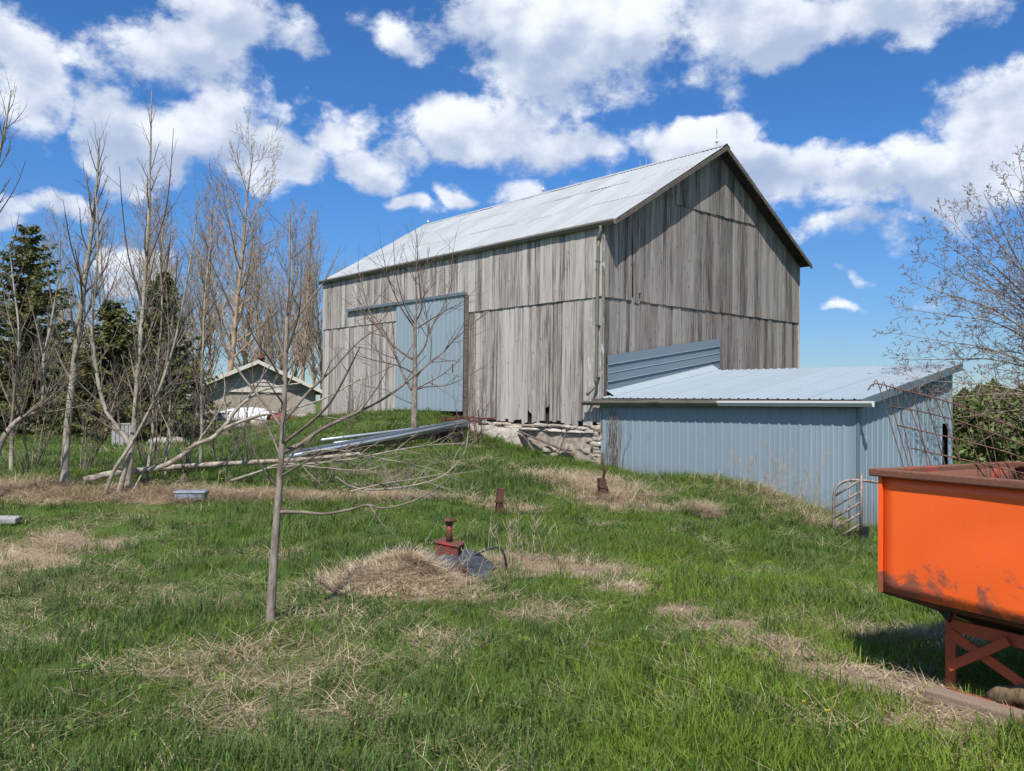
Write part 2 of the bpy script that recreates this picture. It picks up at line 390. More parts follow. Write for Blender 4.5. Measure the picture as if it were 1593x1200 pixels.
for (a, b, z) in [(-.4,5.2,.72),(-.4,3,.42),(-.4,1.5,.15),(-.4,0,.1),(-.4,5.9,1.22),(-.4,9.3,1.25),(-.4,14.5,.95),(-2.5,8,1.12),(4,20,.9),(10,7,.6),(-.1,-2.2,-.25),(-.1,-4,-.32),(-.2,-6.7,-.68),(3,-7,-.7),(6,-3,-.6),(4.6,7,1.1)]:
    ctl.append(tuple(loc(a, b, z)))
ctl = np.array(ctl, float)
def _phi(d2): return np.where(d2 > 0, .5*d2*np.log(d2+1e-12), 0)
_n = len(ctl); _A = np.zeros((_n+3, _n+3)); _d2 = ((ctl[:, None, :2]-ctl[None, :, :2])**2).sum(-1)
_A[:_n, :_n] = _phi(_d2)+np.eye(_n)*.6; _A[:_n, _n] = 1; _A[:_n, _n+1:] = ctl[:, :2]; _A[_n, :_n] = 1; _A[_n+1:, :_n] = ctl[:, :2].T
_w = np.linalg.solve(_A, np.concatenate([ctl[:, 2], np.zeros(3)]))
def height(x, y):
    x = np.atleast_1d(np.asarray(x, float)); y = np.atleast_1d(np.asarray(y, float)); out = np.empty(len(x))
    for s in range(0, len(x), 20000):
        X, Y = x[s:s+20000], y[s:s+20000]
        d2 = (X[:, None]-ctl[None, :, 0])**2+(Y[:, None]-ctl[None, :, 1])**2
        z = _phi(d2)@_w[:_n]+_w[_n]+X*_w[_n+1]+Y*_w[_n+2]
        r = np.hypot(X, Y); f = np.clip((r-70)/60, 0, 1); z = z*(1-f)
        near = np.clip(1-(r-30)/20, 0, 1)
        z += near*((vnoise(X*.9, Y*.9, 1)-.5)*.07+(vnoise(X*2.7, Y*2.7, 2)-.5)*.035)
        out[s:s+20000] = z
    return out
def gz(x, y): return float(height([x], [y])[0])
def onground(px, py):                                          # where the view through a point meets the ground
    d = ray(px, py); t = np.linspace(2, 60, 1200); X, Y, Z = d[0]*t, d[1]*t, EYE+d[2]*t
    h = height(X, Y); i = int(np.argmax(Z < h)); return np.array([X[i], Y[i], h[i]])
def gp(px, Y):                                                 # on the ground at that depth below that column
    d = ray(px, 640); x = d[0]*Y/d[1]; return np.array([x, Y, gz(x, Y)])

# bare / straw patches: (px, py, across m, deep m, strength, kind) kind 0 straw, 1 soil
PATCH = []
def patch(px, py, rx, ry, s=1., kind=0):
    p = onground(px, py); PATCH.append((p[0], p[1], rx, ry, s, kind))
for q in [(60,855,1.0,.8,.9),(20,880,.7,.6,.8),(160,770,1.5,.35,1.),(60,768,1.4,.4,1.),(290,766,1.2,.3,.8),(420,772,1.6,.35,.9),(560,772,1.4,.4,.7),(600,755,.8,.5,.6),
          (640,900,.85,.75,1.),(800,880,.9,.5,.9),(880,880,.9,.45,.9),(950,885,.5,.3,.8),(790,790,.5,.5,.9),(880,745,1.1,1.,1.),(950,775,1.1,.8,1.),(1090,797,.35,.3,1.),(980,790,.8,.5,.7),
          (430,1150,.4,.25,.55),(350,1040,.9,.4,.55),(560,1030,.7,.3,.5),(520,905,.7,.4,.5),(300,935,.9,.35,.5),(150,930,.8,.4,.45),(60,1000,.6,.3,.4),(690,1000,.4,.25,.5),(850,960,.6,.25,.5),(380,870,.5,.3,.4),
          (620,1060,.4,.2,.5),(480,1110,.5,.2,.6),(230,1120,.5,.2,.35),(1130,950,.5,.2,.5),(1290,975,.8,.2,.5),(1200,950,.5,.25,.4),(1400,990,.6,.25,.7),(1180,735,1.6,.8,.55),(1250,790,1.,.6,.6),
          (735,720,.8,1.2,.4),(560,735,2.2,.8,.35),(1540,1120,.7,.25,.9),(1400,1075,.4,.12,.7),(690,925,.7,.3,.8)]: patch(*q)
for q in [(900,895,.5,.2,.8),(985,915,.42,.26,1.),(1060,955,.34,.2,1.),(1120,975,.32,.17,1.),(1180,1000,.3,.15,1.),(1230,1022,.28,.13,1.),(1290,1042,.28,.12,1.),(1350,1060,.28,.12,1.),(1420,1078,.32,.15,1.),(1490,1095,.36,.16,1.),(1570,1120,.36,.18,1.)]: patch(*q, kind=1)
PATCH = [(a_, b_, c_, d_, (e_*.6 if e_ < .65 and not k_ else e_), k_) for a_, b_, c_, d_, e_, k_ in PATCH]
def masks(x, y):
    n = (vnoise(x*2.2, y*2.2, 5)-.5)*.9+(vnoise(x*6, y*6, 6)-.5)*.6
    dead = np.zeros(len(x)); soil = np.zeros(len(x))
    for (cx, cy, rx, ry, s, k) in PATCH:
        d = np.sqrt(((x-cx)/rx)**2+((y-cy)/ry)**2)+n*.55
        v = np.clip((1.15-d)/.5, 0, 1)*s
        if k: soil = np.maximum(soil, v)
        else: dead = np.maximum(dead, v)
    # left half of the yard is thatchier
    bg_ = np.clip((vnoise(x*.8+3, y*.8, 9)-.38)*1.6, 0, 1)*np.clip((1.2-x)/2.5, .12, 1)*np.clip((16-y)/5, .15, 1)
    dead = np.maximum(dead, bg_*.33)
    return dead, soil
gx = np.concatenate([-np.geomspace(900, 14, 30), np.linspace(-13.8, 15.8, 250), np.geomspace(16, 900, 30)])
gy = np.concatenate([-np.geomspace(300, 2, 14), np.linspace(-1.5, 32, 260), np.geomspace(32.5, 1500, 46)])
GX, GY = np.meshgrid(gx, gy); gv = np.stack([GX.ravel(), GY.ravel(), height(GX.ravel(), GY.ravel())], 1)
nx, ny = len(gx), len(gy); ii = (np.arange(ny-1)[:, None]*nx+np.arange(nx-1)[None, :]).ravel()
m, nt, b = newmat('thatch_and_soil', .95, .1)
t = nt.n('ShaderNodeTexCoord'); n1 = nt.noise(t.outputs['Object'], 9, 8, .7); n2 = nt.noise(t.outputs['Object'], 45, 4, .7); n3 = nt.noise(t.outputs['Object'], .35, 4)
a1 = nt.n('ShaderNodeAttribute', attribute_name='dead'); a2 = nt.n('ShaderNodeAttribute', attribute_name='soil')
green = nt.mix(n1, (.035, .058, .012), (.08, .125, .026)); green = nt.mix(nt.smooth(n3, .35, .65, 0, .6), green, (.095, .155, .034))
straw = nt.mix(n2, (.19, .14, .09), (.42, .33, .22)); soil_c = nt.mix(n2, (.17, .125, .09), (.40, .305, .22))
c = nt.mix(nt.smooth(a1.outputs['Fac'], .1, .7), green, straw); c = nt.mix(nt.smooth(a2.outputs['Fac'], .15, .6), c, soil_c)
nt.l(c, b.inputs['Base Color']); bump(nt, b, nt.math('ADD', n1, n2), .8, .03)
ground = mk('ground', gv, np.stack([ii, ii+1, ii+nx+1, ii+nx], 1), m, None, True); ground['kind'] = 'structure'
dd, ss = masks(gv[:, 0], gv[:, 1])
for nm, arr in (('dead', dd), ('soil', ss)):
    at_ = ground.data.attributes.new(nm, 'FLOAT', 'POINT'); at_.data.foreach_set('value', arr.astype(np.float32))

# ------------------------------------------------------------------ barn
BW, BL_, ZS, ZW, ZR = 9.19, 14.46, 4.35, 6.19, 9.02
OE, OG = .09, .44
KR = (ZR-ZW)/(BW/2+OE)
barn = thing('barn', 'large weathered grey wooden barn with pale metal roof and blue sliding door', 'barn', (BARN[0], BARN[1], 0), YAW)
def rake(a): return ZW+.02+min(a, BW-a)*KR
wm = MB(); wm.box((.06, .06, .2), (.12, BL_-.06, ZW)); lw = wm.build('side_wall', W_DARK, barn)  # dark backing sheet; its colour stands for interior shade in the plank gaps
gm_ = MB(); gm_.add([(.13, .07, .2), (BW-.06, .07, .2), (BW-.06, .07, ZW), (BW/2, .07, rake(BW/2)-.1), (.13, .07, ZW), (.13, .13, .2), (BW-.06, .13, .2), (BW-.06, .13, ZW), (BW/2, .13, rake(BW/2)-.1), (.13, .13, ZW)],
   [(0,1,2,3,4), (9,8,7,6,5), (0,5,6,1), (1,6,7,2), (2,7,8,3), (3,8,9,4), (4,9,5,0)]); gw = gm_.build('gable_wall', W_DARK, barn)  # same dark backing, so gable gaps read as unlit interior
gb = MB(); gb.add([(.13, BL_-.07, .2), (BW-.06, BL_-.07, .2), (BW-.06, BL_-.07, ZW), (BW/2, BL_-.07, rake(BW/2)-.1), (.13, BL_-.07, ZW)], [(4,3,2,1,0)])
gb.box((BW-.06, .0, .2), (BW, BL_, ZW)); gb.build('far_wall', W_PLANK, barn)
def plank_l(b0, b1, z0, z1, pr, mat=None, sk=0., jag=.02):     # on the long side, plane a=0, facing -a
    j = [random.uniform(-jag, jag) for _ in range(4)]; th = .025
    j = [q*(1 if z0 < 2 else .3) for q in j]
    V = [(-pr-th, b0, z0+j[0]), (-pr, b0, z0+j[0]), (-pr, b1, z0+j[1]), (-pr-th, b1, z0+j[1]), (-pr-th, b0+sk, z1), (-pr, b0+sk, z1), (-pr, b1+sk, z1), (-pr-th, b1+sk, z1)]
    MB().hexa(V).build('plank', mat or W_PLANK, lw)
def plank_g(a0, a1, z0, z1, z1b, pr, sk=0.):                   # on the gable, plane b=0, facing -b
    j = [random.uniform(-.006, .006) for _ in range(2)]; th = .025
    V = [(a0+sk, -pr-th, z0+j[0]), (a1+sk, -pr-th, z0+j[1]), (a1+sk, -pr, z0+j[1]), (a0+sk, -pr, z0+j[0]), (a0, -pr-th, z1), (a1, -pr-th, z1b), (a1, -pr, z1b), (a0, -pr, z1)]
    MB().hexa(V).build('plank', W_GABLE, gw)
DB0, DB1, DZ0, DZ1 = 5.56, 9.25, 1.36, 4.86
def widths(L, lo=.16, hi=.3):
    c = [0.]
    while c[-1] < L-.12: c.append(min(L, c[-1]+random.uniform(lo, hi)))
    c[-1] = L; return c
cs = widths(BL_, .13, .23)
holes = {1.95: 1.62, 2.75: 1.38}
for b0, b1 in zip(cs[:-1], cs[1:]):
    gp_ = random.choice((.004, .005, .006, .008, .010, .014, .03)); mid = (b0+b1)/2; pr = random.uniform(-.008, .008)
    if DB0-.02 < mid < DB1: continue
    z0 = random.uniform(1.07, 1.2) if mid < 5.6 else .6
    for hb, hz in holes.items():
        if b0 <= hb < b1: z0 = hz
    plank_l(b0+gp_, b1-gp_*.3, z0, ZS+.06, pr, W_PAINT if mid < .5 else None, random.uniform(-.02, .02), .14 if z0 > 1.3 else .035)
cs = widths(BL_, .12, .21)
for b0, b1 in zip(cs[:-1], cs[1:]):
    gp_ = random.choice((.004, .006, .009, .014)); mid = (b0+b1)/2
    z0 = (4.9 if DB0-.1 < mid < 12.5 else ZS-.02)+random.uniform(-.006, .006)
    plank_l(b0+gp_, b1, z0, ZW+.06, .028+random.uniform(-.006, .008), None, random.uniform(-.012, .012))
    if 9.3 < mid < 12.5: plank_l(b0+gp_, b1, ZS-.02, 4.88, .024+random.uniform(-.006, .006))
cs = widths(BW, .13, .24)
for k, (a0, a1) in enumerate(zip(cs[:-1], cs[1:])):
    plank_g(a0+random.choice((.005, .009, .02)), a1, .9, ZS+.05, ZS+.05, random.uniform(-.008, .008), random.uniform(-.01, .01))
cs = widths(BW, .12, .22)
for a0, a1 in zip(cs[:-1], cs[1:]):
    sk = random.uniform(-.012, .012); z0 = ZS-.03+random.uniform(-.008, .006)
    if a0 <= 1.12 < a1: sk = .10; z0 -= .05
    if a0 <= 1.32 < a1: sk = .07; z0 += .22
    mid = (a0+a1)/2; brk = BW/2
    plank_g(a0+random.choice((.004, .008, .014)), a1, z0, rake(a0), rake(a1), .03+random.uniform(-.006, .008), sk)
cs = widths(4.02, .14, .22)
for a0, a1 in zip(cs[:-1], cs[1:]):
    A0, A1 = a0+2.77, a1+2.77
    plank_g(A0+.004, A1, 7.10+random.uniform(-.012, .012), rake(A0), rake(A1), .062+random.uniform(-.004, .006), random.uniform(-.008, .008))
MB().box((-.06, -.075, .75), (-.03, .0, ZW)).build('corner_board', W_PAINT, lw)
MB().box((BW+.002, -.07, .75), (BW+.03, .0, ZW)).build('corner_board', W_PLANK, gw)
# roof
deck = MB()
for sgn in (0, 1):
    X = lambda a: a if not sgn else BW-a
    e0, e1 = -OE+.02, BW/2
    z = lambda a: ZW+.02+(a+OE)*KR-.10
    deck.hexa([(X(e0), -OG+.03, z(e0)), (X(e1), -OG+.03, z(e1)), (X(e1), BL_, z(e1)), (X(e0), BL_, z(e0)), (X(e0), -OG+.03, z(e0)+.05), (X(e1), -OG+.03, z(e1)+.05), (X(e1), BL_, z(e1)+.05), (X(e0), BL_, z(e0)+.05)])
roof = deck.build('roof', W_DARK, barn)
slope = math.hypot(BW/2+OE, ZR-ZW); ang = math.atan2(ZR-ZW, BW/2+OE)
def corr(width, length, pitch=.13, amp=.019, per=4):           # corrugated sheet lying in its own xy plane: x up the slope
    n = int(round(width/pitch))*per; V = []; F = []
    for xx in (0, length*.5, length):
        for i in range(n+1): V.append((xx, width*i/n, amp*math.sin(2*math.pi*i/per)))
    for r in range(2):
        for i in range(n): F.append((r*(n+1)+i, (r+1)*(n+1)+i, (r+1)*(n+1)+i+1, r*(n+1)+i+1))
    me = bpy.data.meshes.new('roof_sheet'); me.from_pydata(V, [], F); me.materials.append(M_ROOF)
    me.polygons.foreach_set('use_smooth', np.ones(len(F), dtype=bool)); return me
ncol = 19; cw = (BL_+OG)/ncol
rows = [(0, 2.0), (1.9, 2.0), (3.78, slope-3.78)]
meshes = [corr(cw+.05, l) for _, l in rows]
for sgn in (0, 1):
    for r, (s0, l) in enumerate(rows):
        for k in range(ncol):
            o = link(bpy.data.objects.new('roof_sheet', meshes[r]), roof)
            b0 = -OG+k*cw; jz = random.uniform(0, .012)+r*.012; ja = random.uniform(-.004, .004)
            if sgn == 0:
                o.matrix_local = Matrix.Translation((-OE+s0*math.cos(ang), b0, ZW+s0*math.sin(ang)+jz)) @ Matrix.Rotation(-ang+ja, 4, 'Y')
            else:
                o.matrix_local = Matrix.Translation((BW+OE-s0*math.cos(ang), b0+cw+.05, ZW+s0*math.sin(ang)+jz)) @ Matrix.Rotation(math.pi, 4, 'Z') @ Matrix.Rotation(-ang, 4, 'Y')
rc = MB(); rc.add([(BW/2-.18, -OG-.01, ZR-.05), (BW/2, -OG-.01, ZR+.06), (BW/2+.18, -OG-.01, ZR-.05), (BW/2-.18, BL_+.02, ZR-.05), (BW/2, BL_+.02, ZR+.06), (BW/2+.18, BL_+.02, ZR-.05)], [(0,3,4,1), (1,4,5,2)])
rc.build('ridge_cap', M_ROOF, roof)
for sgn in (0, 1):
    X = lambda a: a if not sgn else BW-a
    z = lambda a: ZW+(a+OE)*KR
    f = MB(); e0, e1 = -OE-.01, BW/2
    f.hexa([(X(e0), -OG-.02, z(e0)-.14), (X(e1), -OG-.02, z(e1)-.14), (X(e1), -OG+.02, z(e1)-.14), (X(e0), -OG+.02, z(e0)-.14), (X(e0), -OG-.02, z(e0)-.02), (X(e1), -OG-.02, z(e1)-.02), (X(e1), -OG+.02, z(e1)-.02), (X(e0), -OG+.02, z(e0)-.02)])
    f.build('rake_board', W_FASCIA, roof)
def gutter(name, pts_b, a, z, mat, parent, w_=.13, h_=.12, tilt=0.):
    prof = [(0, 0), (0, -h_), (-w_*.6, -h_), (-w_, -h_*.35), (-w_, .0), (-w_+.015, .0), (-w_+.015, -h_*.3), (-w_*.55, -h_+.012), (-.012, -h_+.012), (-.012, 0)]
    V = []; n = len(prof)
    for bb, zz in ((pts_b[0], 0), (pts_b[1], tilt)):
        V += [(a+x, bb, z+y+zz) for x, y in prof]
    F = [(i, (i+1) % n, n+(i+1) % n, n+i) for i in range(n)]+[tuple(range(n)), tuple(range(n, 2*n))[::-1]]
    return mk(name, V, F, mat, parent)
gutter('gutter', (-OG-.05, BL_+.12), -OE-.01, ZW-.0, M_GUT, barn, .11, .12)
ds = MB(); ds.tube(catmull([(-OE-.06, -.02, ZW-.11), (-OE-.06, -.02, ZW-.22), (-.15, .06, ZW-.42), (-.12, .08, ZW-.6), (-.12, .10, 4), (-.13, .10, 2.25), (-.14, .12, 2.1), (-.34, .22, 1.86)], 3), .042, 8); dsp = ds.build('downspout', M_GUT, barn, True)
for zz in (5.2, 3.6, 2.3): MB().box((-.168, .05, zz), (-.03, .15, zz+.02)).build('strap', M_GUT, dsp)
for bb, hh in ((-.1, .55), (2.5, .3), (2.75, .26), (7.18, .5), (14.2, .35)):
    rd = MB(); rd.tube([(BW/2, bb, ZR), (BW/2, bb, ZR+hh)], .012, 6); r_ = rd.build('lightning_rod', M_STEEL, barn)
    if hh > .31: MB().lathe((BW/2, bb, ZR+hh*.35), [(.01, -.06), (.045, -.03), (.055, 0), (.045, .03), (.01, .06)], 10).build('glass_ball', M_GUTW, r_, True)
# sliding door
def ribbed(width, height, rib=.3, dep=.018, rw=.05, minor=True):   # profile across, list of (t, d)
    pr = [(0, 0)]; t = rib/2
    while t < width-.02:
        pr += [(t-rw/2-.012, 0), (t-rw/2, dep), (t+rw/2, dep), (t+rw/2+.012, 0)]
        if minor and t+rib*.5+.02 < width: pr += [(t+rib*.5-.02, 0), (t+rib*.5, dep*.35), (t+rib*.5+.02, 0)]
        t += rib
    pr += [(width, 0)]; return pr
def ribsheet(name, org, across, upv, out, prof, h0, h1f, mat, parent):
    V = []; F = []; org, across, upv, out = map(lambda q: np.array(q, float), (org, across, upv, out))
    for t_, d_ in prof:
        p = org+across*t_+out*d_; V += [p+upv*h0, p+upv*h1f(t_)]
    for i in range(len(prof)-1): F.append((2*i, 2*i+2, 2*i+3, 2*i+1))
    n = len(V); V += [v-out*.004 for v in V]
    for i in range(len(prof)-1): F.append((n+2*i, n+2*i+1, n+2*i+3, n+2*i+2))
    return mk(name, V, F, mat, parent)
door = MB().box((-.10, DB0, DZ0+.02), (-.06, DB1, DZ1)).build('door', W_DARK, barn)
nd = 4; dw = (DB1-DB0)/nd
for k in range(nd):
    ribsheet('door_sheet', (-.112-random.uniform(0, .003), DB1-k*dw, 0), (0, -1, 0), (0, 0, 1), (-1, 0, 0), ribbed(dw-.003, 3, .23, .012, .03, False), DZ0, lambda t_: DZ1, M_DOOR, door)
MB().box((-.135, DB0+.5, 2.55), (-.115, DB0+.53, 2.8)).build('handle', M_RUST, door)
MB().box((-.16, DB0-.05, DZ1+.0), (-.06, 12.5, DZ1+.09)).build('door_track', M_FLASH, barn)
MB().box((-.10, DB0-.16, 1.0), (-.035, DB0-.02, 4.84)).build('door_post', W_FASCIA, barn)
# foundation with its recess, ledge stones and end pillar
fd = MB(); fd.box((.0, 0.06, -.9), (.5, 5.4, .98)); found = fd.build('foundation', M_MORTAR, barn)
MB().box((.1, 5.4, -.9), (.5, BL_, 1.3)).build('foundation', M_MORTAR, barn)
MB().box((.1, .06, -.95), (BW, .5, .98)).build('foundation', M_MORTAR, barn)
def stone(parent, c, r, mat=M_STONE, name='stone', seed=None, pw=.5):
    rr = random.Random(seed if seed is not None else random.random()); bm = bmesh.new(); bmesh.ops.create_icosphere(bm, subdivisions=2, radius=1)
    ph = [rr.uniform(0, 6.3) for _ in range(6)]
    for v in bm.verts:
        x, y, z = v.co; k = 1+.14*math.sin(2.3*x+ph[0])+.12*math.sin(3.1*y+ph[1])+.12*math.sin(2.7*z+ph[2])+.07*math.sin(6*x+5*y+ph[3])
        sgnp = lambda q: math.copysign(abs(q)**pw, q)
        v.co = (sgnp(x)*k*r[0]+c[0], sgnp(y)*k*r[1]+c[1], sgnp(z)*k*r[2]+c[2])
    me = bpy.data.meshes.new(name); bm.to_mesh(me); bm.free(); me.materials.append(mat)
    me.polygons.foreach_set('use_smooth', np.full(len(me.polygons), parent is None))
    return link(bpy.data.objects.new(name, me), parent)
bb = .15
while bb < 5.3:                                                # ledge course
    l = random.uniform(.14, .55); stone(found, (.04, bb+l/2, 1.03+random.uniform(-.03, .02)), (random.uniform(.10, .15), l/2, random.uniform(.035, .065))); bb += l*.93
bb = .1
while bb < 3.:
    l = random.uniform(.5, 1.1); stone(found, (.04, bb+l/2, .93+random.uniform(-.015, .015)), (random.uniform(.12, .16), l/2, .05), M_SLAB); bb += l*.97
zz = .0
while zz < .95:                                                # end pillar by the shed
    h = random.uniform(.10, .2); stone(found, (.0, .12+random.uniform(-.03, .03), zz+h/2), (.11, random.uniform(.10, .16), h/2*1.1), random.choice((M_STONE, M_MORTAR))); zz += h*.8
for k in range(26):
    stone(found, (.01, random.uniform(.35, 2.9), random.uniform(.0, .72)), (.03+random.random()*.03, random.uniform(.06, .16), random.uniform(.04, .09)), M_MORTAR)
for k in range(5): stone(found, (-.12, random.uniform(.9, 2.8), .33-.02*k+random.uniform(-.05, .1)), (random.uniform(.06, .12), random.uniform(.1, .22), random.uniform(.05, .09)))
sb = bmesh.new()
sv = [(-.22, 2.95, .05), (.06, 2.95, .05), (.06, 5.35, .3), (-.26, 5.35, .3), (-.10, 3.05, .93), (.06, 3.05, .93), (.06, 5.3, 1.0), (-.12, 5.3, 1.0)]
vs = [sb.verts.new(v) for v in sv]
for f in [(0,3,2,1),(4,5,6,7),(0,1,5,4),(1,2,6,5),(2,3,7,6),(3,0,4,7)]: sb.faces.new([vs[i] for i in f])
bmesh.ops.subdivide_edges(sb, edges=sb.edges[:], cuts=7, use_grid_fill=True)
for v in sb.verts: v.co += Vector((math.sin(v.co.y*5.1+v.co.z*7)*.022+random.uniform(-.012, .012), random.uniform(-.015, .015), math.sin(v.co.y*6.3)*.018+random.uniform(-.012, .012)))
me = bpy.data.meshes.new('slab'); sb.to_mesh(me); sb.free(); me.materials.append(M_SLAB); link(bpy.data.objects.new('concrete_slab', me), found)

# ------------------------------------------------------------------ lean-to shed
shed = thing('shed', 'blue-grey ribbed steel lean-to shed against the barn gable', 'shed', (BARN[0], BARN[1], 0), YAW)
SL, SB, SQ = 6.6, 4.35, .05
zroof = lambda a: 1.78+(a+.16)*.182
fwall = MB().box((-SQ+.03, -SL+.08, -.9), (-SQ+.09, -.02, 1.66)).build('front_wall', W_DARK, shed)
k = 0; y0 = 0.
while y0 > -SL+.01:
    w_ = min(.92, SL+y0)
    ribsheet('wall_sheet', (-SQ-random.uniform(0, .004), y0, 0), (0, -1, 0), (0, 0, 1), (-1, 0, 0), ribbed(w_, 2, .23, .016, .035), -.95, lambda t_: 1.68, M_SHED, fwall); y0 -= w_
HB0, HB1, HZ0, HZ1 = 3.78, 4.10, .22, 1.3
sw = MB().box((0, -SL+.02, -.9), (HB0-.02, -SL+.06, 1.6))
sw.hexa([(0,-SL+.02,1.6),(HB0,-SL+.02,1.6),(HB0,-SL+.06,1.6),(0,-SL+.06,1.6),(0,-SL+.02,zroof(0)-.09),(HB0,-SL+.02,zroof(HB0)-.09),(HB0,-SL+.06,zroof(HB0)-.09),(0,-SL+.06,zroof(0)-.09)])
swall = sw.build('side_wall', W_DARK, shed)
x0 = -SQ
while x0 < HB0-.01:
    w_ = min(.92, HB0-x0)
    ribsheet('wall_sheet', (x0, -SL-.002-random.uniform(0, .004), 0), (1, 0, 0), (0, 0, 1), (0, -1, 0), ribbed(w_, 2, .23, .016, .035), -.95, lambda t_, x0=x0: zroof(x0+t_)-.04, M_SHED, swall); x0 += w_
for (z0_, z1_) in ((-.95, HZ0), (HZ1, None)):
    ribsheet('wall_sheet', (HB0, -SL-.003, 0), (1, 0, 0), (0, 0, 1), (0, -1, 0), ribbed(HB1-HB0, 2, .23, .016, .035), z0_, (lambda t_, z=z1_: z if z else zroof(HB0+t_)-.04), M_SHED, swall)
ribsheet('wall_sheet', (HB1, -SL-.003, 0), (1, 0, 0), (0, 0, 1), (0, -1, 0), ribbed(SB-HB1, 2, .23, .016, .035), -.95, lambda t_: zroof(HB1+t_)-.04, M_SHED, swall)
MB().add([(HB0+.02, -SL+.03, HZ0), (HB0+.16, -SL+.03, HZ0), (HB0+.10, -SL+.035, HZ0+.5), (HB0+.2, -SL+.03, HZ0+.3), (HB0+.25, -SL+.04, HZ0)], [(0,1,2), (1,4,3)]).build('torn_board', M_RUST, swall)
MB().box((SB-.06, -SL+.05, -.9), (SB, -.1, zroof(SB)-.08)).build('back_wall', W_DARK, shed)
MB().bar((-SQ-.015, -SL-.02, -.95), (-SQ-.015, -SL-.02, 1.64), .05).build('corner_trim', M_FLASH, shed)
RA0, RA1, RB0, RB1 = -.16, SB+.12, .02, -SL-.16
ru = MB(); ru.hexa([(RA0+.03, RB1+.03, zroof(RA0)-.10), (RA1-.03, RB1+.03, zroof(RA1)-.10), (RA1-.03, -.03, zroof(RA1)-.10), (RA0+.03, -.03, zroof(RA0)-.10),
                    (RA0+.03, RB1+.03, zroof(RA0)-.02), (RA1-.03, RB1+.03, zroof(RA1)-.02), (RA1-.03, -.03, zroof(RA1)-.02), (RA0+.03, -.03, zroof(RA0)-.02)])
sroof = ru.build('roof', W_DARK, shed)
y0 = -.03; along = np.array([1, 0, .182]); Ls_ = RA1-RA0; nrm = np.array([-.179, 0, 1])/math.hypot(1, .179)
while y0 > RB1+.01:
    w_ = min(.92, y0-RB1)
    ribsheet('roof_sheet', (RA0, y0, zroof(RA0)+random.uniform(0, .005)), (0, -1, 0), along, nrm, ribbed(w_, 2, .23, .02, .03), 0, lambda t_: Ls_, M_SROOF, sroof); y0 -= w_
MB().hexa([(RA0, RB1-.02, zroof(RA0)-.13), (RA1, RB1-.02, zroof(RA1)-.13), (RA1, RB1+.02, zroof(RA1)-.13), (RA0, RB1+.02, zroof(RA0)-.13), (RA0, RB1-.02, zroof(RA0)+.02), (RA1, RB1-.02, zroof(RA1)+.02), (RA1, RB1+.02, zroof(RA1)+.02), (RA0, RB1+.02, zroof(RA0)+.02)]).build('rake_trim', M_FLASH, shed)
MB().box((RA0-.02, RB1, zroof(RA0)-.16), (RA0+.01, .2, zroof(RA0)-.012)).build('fascia', W_FASCIA, shed)
gutter('gutter', (.46, -3.6), RA0-.025, 1.71, M_GUT, shed, .12, .11, .02)
gutter('gutter', (-3.58, -6.98), RA0-.023, 1.735, M_GUTW, shed, .12, .11, .02)
# lapped panels above the roof junction
for k in range(4):
    lo, hi = k/4, (k+1)/4+.03
    zl = lambda s: 1.97+.86*s; zr_ = lambda s: 2.73+.81*s; pr = .075+(.012 if k % 2 else 0)
    MB().hexa([(.10, -pr-.012, zl(lo)), (4.83, -pr-.012, zr_(lo)), (4.83, -pr, zr_(lo)), (.10, -pr, zl(lo)), (.10, -pr+.012, zl(hi)), (4.83, -pr+.012, zr_(hi)), (4.83, -pr+.02, zr_(hi)), (.10, -pr+.02, zl(hi))]).build('flashing_panel', M_FLASH, shed)
    MB().hexa([(.10, -pr-.018, zl(lo)), (4.83, -pr-.018, zr_(lo)), (4.83, -pr-.013, zr_(lo)), (.10, -pr-.013, zl(lo)), (.10, -pr-.018, zl(lo)+.016), (4.83, -pr-.018, zr_(lo)+.016), (4.83, -pr-.011, zr_(lo)+.016), (.10, -pr-.011, zl(lo)+.016)]).build('panel_seam', M_SROOF, shed)
MB().hexa([(.08, -.32, zroof(.08)+.022), (4.5, -.32, zroof(4.5)+.022), (4.5, -.05, zroof(4.5)+.16), (.08, -.05, zroof(.08)+.16), (.08, -.31, zroof(.08)+.028), (4.5, -.31, zroof(4.5)+.028), (4.5, -.05, zroof(4.5)+.168), (.08, -.05, zroof(.08)+.168)]).build('junction_flashing', M_SROOF, shed)
# ---PART2---
# ------------------------------------------------------------------ garage and yard things behind the trees
M_BRICK = plain('tan_grey_brick', (.40, .345, .28), .9, .2, 30, .4, .1)
M_SIDING = plain('grey_siding', (.42, .39, .345), .7, .12, 6, .1)
M_TRIM = plain('cream_trim', (.62, .59, .50), .6, .1, 8, .0)
M_SHINGLE = plain('red_brown_shingles', (.30, .15, .115), .9, .3, 16, .5, .1)
M_TARP = plain('white_tarp', (.74, .75, .77), .6, .12, 3, .4)
M_REDBROWN = plain('red_brown_hull', (.20, .05, .03), .5, .3, 5, .2)
M_GREYBOX = plain('grey_slatted_wood', (.36, .35, .34), .85, .2, 14, .3)
M_ROCK = plain('grey_tan_boulder', (.36, .32, .27), .9, .3, 5, .6, .1)
gpt = at(303, 665, 40); gyaw = .36
gar = thing('garage', 'grey garage with low gable and red-brown roof behind the spruces', 'garage', (gpt[0], 40, .1), gyaw)
GW, GL, GH, GR = 5.7, 7.5, 2.0, 3.3
MB().box((0, 0, -.3), (GW, GL, GH)).build('wall', M_BRICK, gar)
sid = MB().add([(0, -.01, GH), (GW, -.01, GH), (GW/2, -.01, GR), (0, GL, GH), (GW, GL, GH), (GW/2, GL, GR)], [(0,1,2), (5,4,3)]).build('gable', M_SIDING, gar)
